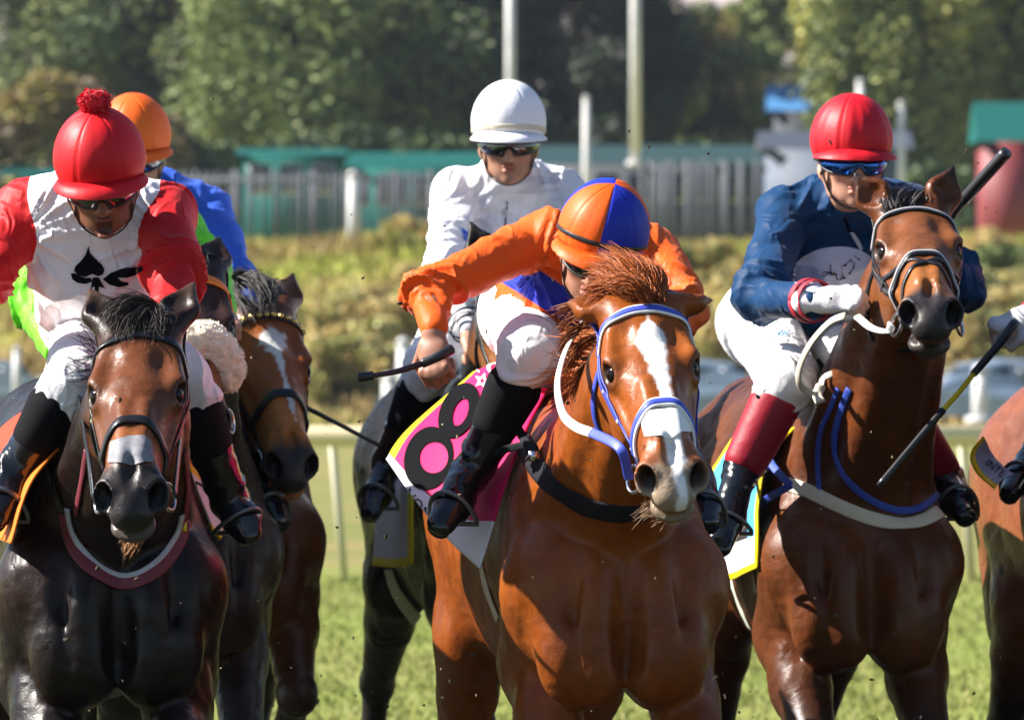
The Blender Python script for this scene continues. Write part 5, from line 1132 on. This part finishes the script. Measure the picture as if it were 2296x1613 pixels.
cm = zone_mat('cloth_orange_black', [(.015, .015, .018), (.85, .17, .01), (.6, .05, .015)], ['zo', 'zr'], **CL)
sheet('saddle_cloth', [[(70, 895, 1.0), (135, 900, .75), (200, 908, .48)], [(10, 955, 1.0), (75, 985, .66), (134, 985, .32)], [(-50, 1040, .95), (5, 1072, .56), (66, 1076, .22)], [(-90, 1140, .9), (-40, 1190, .5), (24, 1218, .15)]], cm, dict(zo=lambda u, v: np.maximum(u - .60, -1 - u * 0), zr=lambda u, v: .28 - np.abs(u - .12)), rip=.008, seed=5, label='orange edged black saddle cloth at the left edge', cat='saddle cloth', group=CG)
cm = zone_mat('cloth_white_yellow', [(.72, .7, .74), (.85, .66, .0), (.8, .16, .01)], ['zy', 'zo'], **CL)
sheet('saddle_cloth', [[(410, 1005, .72), (470, 1048, .86), (522, 1108, 1.0)], [(428, 1060, .74), (475, 1095, .86), (524, 1140, 1.0)], [(450, 1120, .76), (482, 1155, .88), (508, 1180, 1.0)], [(478, 1195, .8), (487, 1202, .9), (494, 1212, 1.0)]], cm, dict(zy=lambda u, v: np.maximum(np.maximum(u - .82, v - .9), .06 - np.abs(v - .26)), zo=lambda u, v: .2 - v), seed=6, label='white flap of saddle cloth with yellow and orange edging behind the maroon breastplate', cat='saddle cloth', group=CG)
# --- bay at the right
hr = HALL['right']; br = bridle('right', 'black bridle with crossed noseband on the bay at the right', BLK, edge=None, nose_l=.34, w=.024, cross=True)
strap(hr, 'piping', [(-.115, .12, -.08), (-.1, .095, -.03), (-.06, .08, .02), (0, .075, .03), (.06, .08, .02), (.1, .095, -.03), (.115, .12, -.08)], .005, .008, mat('piping', (.5, .5, .52), rough=.4), br); strap(hr, 'piping', [(-.085, .40, -.13), (-.095, .375, -.08), (-.075, .348, -.01), (0, .33, .03), (.075, .348, -.01), (.095, .375, -.08), (.085, .4, -.13)], .006, .0095, MATS['piping'], br)
bitl = hr['H'](-.088, .49, -.11)
free_strap('rein', from_bit(bitl, [(1990, 745, 1.42), (1955, 738, 1.55), (1922, 712, 1.62)]), .02, .008, WTP, br, (0, -.8, .6))
rein = mat('rein_cream', (.66, .6, .48), rough=.7, bump=.001, bscale=250)
free_strap('rein', [(1895, 708, 1.6), (1862, 722, 1.66), (1822, 765, 1.75), (1796, 815, 1.8), (1792, 858, 1.84), (1815, 880, 1.86), (1838, 874, 1.9), (1846, 850, 1.95), (1870, 838, 1.95), (1925, 834, 2.0)], .018, .005, rein, br, (-.5, -.8, .3))
free_strap('rein', [(1838, 868, 1.9), (1832, 886, 1.88), (1840, 904, 1.86)], .026, .012, rein, br, (0, -1, 0)); 
bp = empty('breastplate', hr['T'](0, .1, 1.25), 'cream breast girth with blue neck strap on the bay at the right', 'breastplate', 'breastplates')
body_strap(hr, 'breast_band', [(1768, 1085), (1810, 1100), (1870, 1128), (1940, 1158), (2010, 1174), (2065, 1168), (2112, 1142), (2140, 1110), (2152, 1085)], .036, .005, CRM, bp)
body_strap(hr, 'neck_strap', [(1905, 870), (1888, 915), (1872, 975), (1876, 1030), (1905, 1082), (1955, 1122), (2010, 1143), (2065, 1138), (2105, 1100), (2122, 1060)], .019, .003, BLUEWEB, bp, off=.003); body_strap(hr, 'hanger', [(1880, 870), (1862, 915), (1842, 960), (1834, 1020), (1838, 1108)], .014, .003, BLUEWEB, bp, off=.003)
free_strap('side_strap', [(1712, 1008, 2.16), (1735, 1048, 2.08), (1772, 1088, 1.98)], .02, .004, BLUEWEB, bp); free_strap('side_strap', [(1700, 1130, 2.12), (1735, 1108, 2.04), (1774, 1086, 1.98)], .02, .004, BLUEWEB, bp)
free_strap('knot', [(1866, 985, 2.06), (1852, 968, 2.05), (1858, 985, 2.03), (1878, 1010, 2.03), (1868, 1035, 2.03)], .016, .008, BLUEWEB, bp, n=24)
cm = zone_mat('cloth_sky', [(.015, .016, .02), (.07, .42, .75), (.75, .76, .8), (.85, .7, .0)], ['zb', 'zw', 'zy'], **CL)
sheet('saddle_cloth', [[(1668, 945, 2.85), (1752, 915, 2.5), (1838, 897, 2.25)], [(1612, 1020, 2.8), (1672, 1010, 2.45), (1730, 1012, 2.15)], [(1562, 1100, 2.75), (1632, 1130, 2.36), (1704, 1120, 2.08)], [(1560, 1205, 2.7), (1630, 1215, 2.32), (1698, 1195, 2.04)], [(1568, 1302, 2.65), (1635, 1298, 2.3), (1694, 1272, 2.03)]], cm,
    dict(zb=lambda u, v: np.maximum(np.maximum(.13 - np.abs(u - .2), .06 - np.abs(u - .46)), u - .84), zw=lambda u, v: v - .76, zy=lambda u, v: np.maximum(np.maximum(.06 - u, u - .955), v - .955)), seed=7, label='sky blue and black saddle cloth with yellow edging beside the dark red boot', cat='saddle cloth', group=CG)
gr = empty('girth', hr['T'](-.2, .6, .95), 'pale webbing girth strap on the bay at the right', 'girth', 'girths'); body_strap(hr, 'girth_strap', [(1640, 1300), (1665, 1370), (1705, 1440), (1765, 1505)], .036, .004, mat('grey_web', (.5, .53, .44), rough=.7), gr); body_strap(hr, 'girth_strap', [(1690, 1280), (1700, 1340), (1722, 1400), (1745, 1450)], .02, .004, MATS['grey_web'], gr)
# --- behind
br = bridle('star', 'black bridle with a gold beaded browband on the bay with the white star', BLK, nose_l=.36, w=.024)
p, nn = hpath(HALL['star'], [(-.115, .115, -.08), (-.1, .09, -.03), (-.06, .075, .02), (0, .07, .03), (.06, .075, .02), (.1, .09, -.03)], .009, 15)
for q in p: b = MB(); b.ball(q, .0085, None, 10, 6); b.build('bead', GOLD, br)
br = bridle('fleece', 'bridle with sheepskin noseband and orange spotted browband on the dark horse', BLK, noseband=False, browm=mat('browband_orange', (.75, .2, .02), rough=.5), w=.028)
p, nn = hpath(HALL['fleece'], [(-.1, .1, -.03), (-.06, .078, .02), (0, .07, .03), (.06, .078, .02), (.1, .1, -.03)], .006, 7)
for q, n_ in zip(p, nn): b = MB(); b.ball(q, (.008, .008, .003), np.array(Vector(n_).to_track_quat('Z', 'Y').to_matrix()), 10, 6); b.build('spot', BLACK, br)
hf = HALL['fleece']; pts = spline([hf['H'](*q) for q in [(-.085, .37, -.06), (-.06, .34, .0), (-.03, .325, .02), (0, .32, .025), (.04, .325, .015), (.07, .345, -.02), (.08, .375, -.07)]], 40)
D = SDF(); [D.ecap(pts[i], pts[i + 1], .029, .029, .03) for i in range(len(pts) - 1)]; V, Q = D.grid_mesh(.006, 0); V = V + vnormals(V, Q) * (vnoise(V * 70, 2) * .005 + vnoise(V * 25, 4) * .006)[:, None]
fo = link('sheepskin_noseband', mesh_np('sheepskin_noseband', V, Q), br, [FLC]); N = vnormals(V, Q); k = RNG.choice(len(V), 2600); hair('wool', V[k], N[k] + RNG.normal(0, .5, (2600, 3)), .0045, .003, (.74, .66, .52), fo, seg=2, droop=.2, seed=4)
br = bridle('rear', 'black bridle on the brown horse hidden behind the orange jockey', BLK); br = bridle('edge', 'black bridle on the horse beyond the right edge', BLK)
hb = HALL['rear']
cm = zone_mat('cloth_plain_white', [(.68, .7, .75), (.85, .68, .0)], ['zy'], **CL)
sheet('saddle_cloth', [[(905, 880, 4.8), (945, 860, 4.5), (990, 850, 4.2)], [(855, 1050, 4.6), (890, 1060, 4.25), (925, 1060, 4.0)], [(833, 1266, 4.5), (876, 1270, 4.15), (918, 1262, 3.9)]], cm, dict(zy=lambda u, v: np.maximum(v - .955, u - .86)), seed=8, label='white saddle cloth with yellow edging below the boot of the white jockey', cat='saddle cloth', group=CG)
gr = empty('girth', hb['T'](-.2, .6, .95), 'pale girth strap on the dark horse behind the pink cloth', 'girth', 'girths'); body_strap(hb, 'girth_strap', [(872, 1275), (885, 1315), (905, 1350), (935, 1390)], .04, .004, MATS['grey_web'], gr)
cm = zone_mat('cloth_pale_blue', [(.3, .42, .62), (.85, .7, .0)], ['zy'], **CL)
ec, eb = sheet('saddle_cloth', [[(2204, 978, 2.3), (2178, 1014, 2.28), (2188, 1052, 2.26), (2229, 1096, 2.24)], [(2212, 990, 2.33), (2202, 1020, 2.32), (2217, 1045, 2.32), (2246, 1074, 2.31)], [(2222, 1010, 2.4), (2232, 1028, 2.4), (2248, 1044, 2.4), (2272, 1062, 2.4)]], cm, dict(zy=lambda u, v: .16 - v), nu=40, nv=30, rip=.003, seed=9, label='pale blue flapping saddle cloth corner with yellow edge at the right', cat='saddle cloth', group=CG)
decal('lettering', text_polys('INTE', 2204, 1040, 24, rad(38)), eb, INK, ec, .003, cell=4)
# saddles and stirrups
def saddle(h, label, feet, m=None):
    root = empty('saddle', h['T'](0, .85, 1.56), label, 'saddle', 'racing saddles'); D = SDF(); T = h['T']; R3 = np.array([h['X'], h['Yv'], A(0, 0, 1)]).T
    D.ecap(T(0, .62, 1.60), T(0, .95, 1.575), (.09, .035), (.13, .03), .03, h['X']); D.ell(T(0, .6, 1.625), A(.06, .04, .045), R3, .03)
    for g in (-1, 1): D.ecap(T(g * .1, .75, 1.57), T(g * .2, .72, 1.38), (.02, .12), (.018, .09), .03, h['X'])
    V, Q = D.grid_mesh(.009); link('seat', mesh_np('seat', V, Q), root, [m or BLK])
    for (an, to) in feet:
        fd = nrm(to - an); c = an * .3 + to * .7 + nrm(an - to) * .0; side = nrm(np.cross(fd, [0, 0, 1])); up = nrm(np.cross(side, fd)); up = up if up[2] > 0 else -up
        arch = [c + side * .058 * math.cos(q) + up * (.085 * math.sin(q) - .035) for q in np.linspace(0, math.pi, 20)]; arch = arch + [c - side * .058 - up * .045, c + side * .058 - up * .045, arch[0]]
        b = MB(); b.tube(arch, .006, 8); s_ = b.build('stirrup', mat('alloy_grey', (.16, .17, .19), rough=.3, metal=.7), root)
        tp = c + up * .05; b = MB(); b.ribbon(spline([tp, tp * .6 + T(0, .72, 1.5) * .4, T(.12 if (to @ h['X'] > T(0, 0, 0) @ h['X']) else -.12, .72, 1.54)], 12), np.tile(nrm(to - T(0, .7, 1.3)), (12, 1)), .018, .004); b.build('stirrup_leather', BLK, root)
for hk_, rk, lab in (('centre', 'orange', 'black racing saddle on the chestnut horse'), ('left', 'red', 'black racing saddle on the dark bay at the left'), ('right', 'blue', 'black racing saddle on the bay at the right'), ('rear', 'white', 'black racing saddle under the white jockey'), ('star', 'royal', 'racing saddle under the royal blue jockey'), ('fleece', 'lime', 'racing saddle under the lime green jockey'), ('edge', 'edge', 'maroon racing saddle at the right edge')):
    j = RID[rk]['j']; saddle(HALL[hk_], lab, [(j['anL'], j['toeL']), (j['anR'], j['toeR'])], mat('maroon_leather', (.2, .015, .03), rough=.4) if rk == 'edge' else None)
# whips
def whip(label, parts):
    root = None
    for i, (nm, pts, r, m) in enumerate(parts):
        p = spline([P(*q) for q in pts], 14)
        if root is None: root = empty('whip', p[0], label, 'whip', 'jockey whips')
        b = MB(); b.tube(p, np.linspace(r[0], r[1], 14), 10); b.build(nm, m, root)
WB = mat('whip_black', (.012, .012, .015), rough=.38, coat=.3)
whip('dark whip sticking out left from the fist of the orange jockey', [('handle', [(1012, 782, .44), (985, 797, .42), (945, 815, .42)], (.0125, .011), WB), ('shaft', [(945, 815, .42), (890, 832, .41), (835, 842, .4)], (.008, .006), mat('whip_plum', (.06, .02, .03), rough=.5)), ('flap', [(838, 841, .4), (803, 846, .4)], (.0105, .012), WB)])
whip('thick black whip handle raised behind the ear of the right bay', [('handle', [(2257, 340, 1.85), (2205, 398, 1.9), (2160, 448, 1.95)], (.0165, .0155), WB), ('shaft', [(2160, 448, 1.95), (2130, 490, 1.98), (2095, 560, 2.02), (2080, 600, 2.05)], (.0115, .009), WB)])
whip('long black whip with a yellow section crossing the neck of the right bay', [('handle', [(2275, 722, 1.88), (2240, 770, 1.84), (2182, 838, 1.78)], (.0125, .01), WB), ('grip_band', [(2182, 838, 1.78), (2150, 878, 1.75), (2114, 918, 1.72)], (.0072, .0068), MATS['yellow']), ('shaft', [(2114, 918, 1.72), (2040, 1005, 1.68), (1970, 1088, 1.64)], (.0095, .0085), WB)])
whip('thin black whip pointing right from behind the starred bay', [('shaft', [(640, 890, 3.6), (720, 930, 3.6), (855, 1000, 3.6)], (.008, .006), WB)])
# marks on the silks
r = RID['red']; rb = bvh_of(r['V'], r['Q']); EM = mat('emblem_black', (.005, .005, .007), rough=.85, spec=.05)
decal('emblem', [[[(198, 550), (202, 566), (214, 580), (228, 592), (234, 604), (231, 614), (220, 619), (207, 614), (202, 616), (190, 620), (176, 616), (167, 606), (170, 596), (182, 584), (192, 570)]],
    [[(159, 612), (168, 611), (180, 618), (192, 622), (204, 621), (207, 630), (192, 636), (174, 633), (163, 625)]], [[(230, 625), (248, 611), (275, 602), (300, 597), (321, 596), (320, 606), (300, 617), (280, 622), (264, 621), (272, 629), (287, 632), (286, 638), (265, 642), (245, 637)]],
    [[(208, 621), (221, 621), (236, 646), (227, 643), (222, 641), (220, 658), (213, 654), (211, 641), (203, 647)]]], rb, EM, r['shirt'], .003, cell=4)
r = RID['blue']; rb = bvh_of(r['V'], r['Q']); decal('logo_disc', [[oval(1866, 606, 92, 52, -9)]], rb, mat('logo_grey', (.6, .66, .8), rough=.6), r['shirt'], .003)
Rn = np.random.default_rng(12); nd = [(1871 + math.cos(a) * q * 42 + q * 6, 606 + math.sin(a) * q * 22 - math.cos(a) * q * 10) for a, q in zip(Rn.uniform(0, 6.28, 20), Rn.uniform(.3, 1, 20))] + [(1905, 583), (1912, 572), (1924, 580), (1898, 590)]
ln = []
for i, a in enumerate(nd):
    for k in sorted(range(len(nd)), key=lambda q: math.dist(nd[q], a))[1:4]:
        b_ = nd[k]; d = nrm(A(b_[0] - a[0], b_[1] - a[1])); o = A(-d[1], d[0]) * .7
        if k > i: ln.append([[(a[0] - o[0], a[1] - o[1]), (b_[0] - o[0], b_[1] - o[1]), (b_[0] + o[0], b_[1] + o[1]), (a[0] + o[0], a[1] + o[1])]])
decal('logo_lines', ln, rb, mat('logo_navy', (.02, .03, .08), rough=.6), r['shirt'], .0045, cell=6); decal('logo_dots', [[oval(x, y, 2.6, 2.6, 0, 10)] for x, y in nd[::2]], rb, MATS['logo_navy'], r['shirt'], .0055, cell=20)
decal('zip', [[[(1889, 486), (1894, 484), (1908, 520), (1903, 522)]]], rb, INK, r['shirt'], .003, cell=6); decal('zip_pull', [[[(1905, 520), (1911, 518), (1932, 552), (1934, 560), (1926, 560), (1912, 536)]]], rb, mat('zip_pull', (.5, .52, .55), rough=.4), r['shirt'], .006, cell=6)
hb_ = BVHTree.FromPolygons([tuple(v.co) for v in r['helmet'].data.vertices], [tuple(q.vertices) for q in r['helmet'].data.polygons]); decal('label_patch', [[[(1816, 318), (1834, 322), (1834, 334), (1816, 331)]]], hb_, WTP, r['helmet'], .002, cell=4)
bb = bvh_of(*r['bV']); decal('lettering', text_polys('Jbl', 1738, 752, 26, rad(12), shear=.3), bb, mat('print_blue', (.15, .4, .6), rough=.6), r['breeches'], .003, cell=5)
r = RID['white']; wb_ = bvh_of(r['V'], r['Q']); decal('zip', [[[(1135, 452), (1139, 452), (1131, 545), (1127, 545)]]], wb_, mat('zip_grey', (.1, .1, .12), rough=.5), r['shirt'], .003, cell=8); decal('zip_pull', [[[(1131, 470), (1137, 470), (1136, 486), (1131, 486)]]], wb_, MATS['zip_pull'], r['shirt'], .006, cell=6); decal('patch', [[[(1033, 510), (1060, 528), (1068, 542), (1040, 540)]]], bvh_of(r['V'], r['Q']), mat('patch_blue', (.02, .08, .5), rough=.5), r['shirt'], .003)
# hair
h = HALL['centre']; H = h['H']; R = np.random.default_rng(2)
def tuft(key, name, n, pos, d, L, w, col, seed, droop=.3, wild=.3):
    h = HALL[key]; R = np.random.default_rng(seed); rt = [h['H'](*(A(*pos[0]) + (A(*pos[1]) - A(*pos[0])) * R.uniform(0, 1, 3))) for _ in range(n)]
    dd = [h['S'] * d[0] + h['a'] * d[1] + h['n'] * d[2]] * n; return hair(name, rt, dd, L, w, col, h['root'], droop=droop, wild=wild, seed=seed)
def locks(key, name, guides, n, spread, w, col, seed):
    """hair in locks: strands that follow hand-laid guide curves, fanning a little towards the tips"""
    h = HALL[key]; R = np.random.default_rng(seed); V = []; F = []; C = []; k = 0
    for g in guides:
        c = spline([P(*q) for q in g], 9)
        for _ in range(n):
            o0 = R.normal(0, 1, 3) * spread * .75; o1 = o0 * .6 + R.normal(0, 1, 3) * spread * 1.25; e = R.uniform(.6, 1.08); cc = np.asarray(col) * R.uniform(.6, 1.45); wv = R.normal(0, 1, 3) * spread * .5; ph = R.uniform(0, 6)
            sd = nrm(np.cross(c[-1] - c[0], R.normal(0, 1, 3))); N_ = 9
            ts = np.linspace(0, e, N_) * 8
            for i, t in enumerate(ts):
                j = int(min(t, 7)); p = c[j] + (c[j + 1] - c[j]) * (t - j) + o0 * (1 - i / 8) + o1 * (i / 8) + wv * math.sin(i * .9 + ph); hw = w * .5 * (1 - (i / 8) ** 2) ** .7 + .0002
                V += [p - sd * hw, p + sd * hw]; C += [cc * (1 + .25 * i / 8)] * 2
            for i in range(N_ - 1): a = k + 2 * i; F.append((a, a + 1, a + 3, a + 2))
            k += 2 * N_
    me = mesh_np(name, np.array(V), np.array(F)); set_col(me, np.clip(np.array(C), 0, 1)); return link(name, me, h['root'], [mat('horse_hair')])
locks('centre', 'forelock', [[(1455, 668, -.03), (1440, 620, .0), (1405, 585, .04), (1362, 562, .08)], [(1440, 668, -.03), (1415, 622, .0), (1380, 590, .05), (1338, 572, .1)], [(1425, 670, -.02), (1395, 635, .0), (1360, 612, .05), (1322, 606, .09)], [(1410, 672, -.02), (1378, 645, .0), (1345, 640, .03), (1310, 655, .05)], [(1465, 668, -.03), (1462, 625, .0), (1440, 595, .05), (1405, 575, .09)], [(1472, 668, -.02), (1482, 635, .02), (1470, 608, .06), (1440, 592, .1)], [(1450, 670, -.06), (1428, 640, -.06), (1400, 625, -.04), (1370, 640, -.02)], [(1400, 680, .0), (1365, 665, .02), (1335, 680, .03), (1318, 715, .03)]], 260, .0085, .0016, (.27, .07, .016), 3)
locks('centre', 'mane', [[(1345, 690, .05), (1310, 695, .08), (1275, 715, .12), (1245, 745, .14)], [(1340, 720, .06), (1305, 730, .1), (1272, 755, .14), (1250, 790, .16)], [(1335, 690, .05), (1300, 680, .1), (1262, 692, .14), (1232, 705, .16)], [(1330, 760, .1), (1300, 780, .14), (1275, 820, .18), (1262, 860, .2)], [(1340, 800, .14), (1305, 830, .18), (1285, 870, .22), (1280, 905, .25)]], 70, .006, .0018, (.15, .04, .011), 4)
locks('left', 'forelock', [[(352, 695, .02), (312, 674, -.02), (262, 690, -.05), (236, 735, -.06)], [(345, 703, .0), (300, 688, -.04), (262, 718, -.07), (246, 758, -.09)], [(348, 708, .0), (318, 700, -.05), (292, 732, -.09), (282, 772, -.12)], [(352, 695, .0), (362, 705, -.04), (372, 735, -.07), (366, 770, -.09)], [(335, 692, .0), (328, 718, -.06), (330, 752, -.10), (322, 780, -.13)], [(320, 690, .02), (285, 676, .0), (250, 700, -.02), (228, 745, -.03)], [(340, 700, .0), (350, 715, -.06), (352, 745, -.10), (345, 775, -.12)]], 260, .0085, .0015, (.03, .023, .02), 5)
locks('left', 'mane', [[(215, 800, .1), (190, 815, .1), (160, 812, .1), (130, 795, .1)], [(215, 840, .12), (190, 850, .12), (165, 840, .12), (140, 838, .1)], [(220, 780, .1), (200, 770, .1), (175, 745, .1), (160, 742, .1)]], 16, .012, .0018, (.03, .024, .022), 15)
locks('right', 'forelock', [[(2012, 470, 1.76), (2018, 448, 1.78), (2042, 434, 1.82), (2078, 440, 1.86)], [(2002, 470, 1.76), (1996, 450, 1.78), (2008, 434, 1.82), (2030, 428, 1.86)], [(2040, 468, 1.76), (2050, 450, 1.78), (2068, 442, 1.8), (2092, 452, 1.83)], [(1992, 474, 1.76), (1984, 458, 1.78), (1984, 444, 1.8), (1996, 434, 1.83)]], 130, .007, .0024, (.045, .038, .04), 6)
locks('star', 'forelock', [[(528, 640, 3.3), (556, 622, 3.26), (582, 650, 3.2), (588, 692, 3.17)], [(548, 630, 3.3), (580, 622, 3.26), (602, 655, 3.2), (602, 690, 3.17)], [(590, 630, 3.3), (612, 640, 3.25), (614, 662, 3.2), (610, 688, 3.18)], [(520, 640, 3.3), (522, 650, 3.26), (545, 680, 3.22), (560, 705, 3.18)], [(560, 622, 3.3), (535, 616, 3.3), (510, 632, 3.3), (498, 660, 3.3)]], 150, .010, .0028, (.05, .045, .046), 7)
tuft('fleece', 'forelock', 900, ((-.05, -.07, -.02), (.05, .03, .02)), (-.3, .7, .5), .07, .003, (.016, .013, .012), 8, droop=.5, wild=.25)
def mane(key, n, L, col, seed, side=-1, w=.005):
    h = HALL[key]; R = np.random.default_rng(seed); C = np.array(h['crest']); rt = []; dd = []
    for _ in range(n):
        t = R.uniform(1.2, 5.9); i = int(t); q = C[i] + (C[i + 1] - C[i]) * (t - i) if i < 6 else C[6]; sd, d1 = h['secs'][min(i, 6)]; rt.append(q + sd * R.normal(0, .012) - d1 * .015); dd.append(d1 * .6 + sd * side * .6 + A(-.1, .5, .1))
    hair('mane', rt, dd, L, w, col, h['root'], droop=.9, wild=.35, seed=seed)
mane('centre', 700, .16, (.36, .11, .03), 11); mane('left', 600, .13, (.03, .024, .022), 12); mane('right', 500, .12, (.03, .024, .024), 13, side=1); mane('star', 400, .14, (.03, .025, .025), 14); mane('rear', 300, .13, (.02, .017, .016), 15); mane('fleece', 300, .13, (.014, .012, .012), 16); mane('edge', 200, .13, (.014, .012, .012), 17)
tuft('centre', 'chin_hair', 120, ((-.05, .5, -.17), (.02, .56, -.15)), (-.5, .2, -.6), .045, .0015, (.2, .12, .07), 21, droop=.1, wild=.5); tuft('left', 'chin_hair', 120, ((-.04, .48, -.18), (.03, .55, -.16)), (-.2, .2, -.7), .05, .0015, (.3, .14, .06), 22, droop=.2, wild=.5)
# bobble on the red helmet
r = RID['red']; hv = r['h'](0, -.02, .168); D = SDF(); D.ell(hv, (.036, .03, .026), None, .01); V, Q = D.grid_mesh(.004, 0); V = V + vnormals(V, Q) * (vnoise(V * 120, 1) * .006)[:, None]; pm = link('pompom', mesh_np('pompom', V, Q), r['root'], [mat('pompom_red', (.6, .012, .03), rough=.9, sheen=.5)])
N = vnormals(V, Q); k = RNG.choice(len(V), 1500); hair('pile', V[k], N[k], .006, .0025, (.62, .012, .03), pm, seg=2, droop=.1, seed=9)
# clods thrown up by the hooves
base = None; R = np.random.default_rng(21); CM = mat('clod_earth', (.06, .042, .024), rough=1)
for i in range(170):
    px, py = R.uniform(20, 2280), 1613 - 1400 * R.uniform(0, 1) ** 1.7; Y = R.uniform(-1.2, 4.5)
    if base is None:
        b = MB(); b.ball((0, 0, 0), 1, None, 9, 6); base = b.build('turf_clod', CM); V = np.array([v.co[:] for v in base.data.vertices]); V *= (1 + .65 * vnoise(V * 2.1, 3))[:, None]; base.data.vertices.foreach_set('co', V.astype(np.float32).ravel()); o = base
    else: o = base.copy(); COL.objects.link(o)
    o.location = Vector(P(px, py, Y)); s_ = R.uniform(.0014, .0048) * (1.5 if i % 9 == 0 else 1); o.scale = (s_ * R.uniform(.6, 2.2), s_ * R.uniform(.5, 1), s_ * R.uniform(.35, 1.2)); o.rotation_euler = R.uniform(0, 6, 3); tag(o, 'small dark clod of turf flying up from the hooves', 'clod', 'flying clods of turf')

PB = mat('straw_bit', (.45, .36, .2), rough=.9); base = None
for i in range(60):
    px, py = R.uniform(20, 2280), 1613 - 900 * R.uniform(0, 1) ** 1.3; Y = R.uniform(-1.0, 1.2)
    if base is None:
        b = MB(); b.ball((0, 0, 0), 1, None, 7, 5); base = o = b.build('turf_fleck', PB)
    else: o = base.copy(); COL.objects.link(o)
    o.location = Vector(P(px, py, Y)); s_ = R.uniform(.001, .0026); o.scale = (s_ * R.uniform(.7, 2.2), s_ * .6, s_); o.rotation_euler = R.uniform(0, 6, 3); tag(o, 'tiny pale fleck of dry grass in the air', 'fleck', 'pale flecks of dry grass in the air')
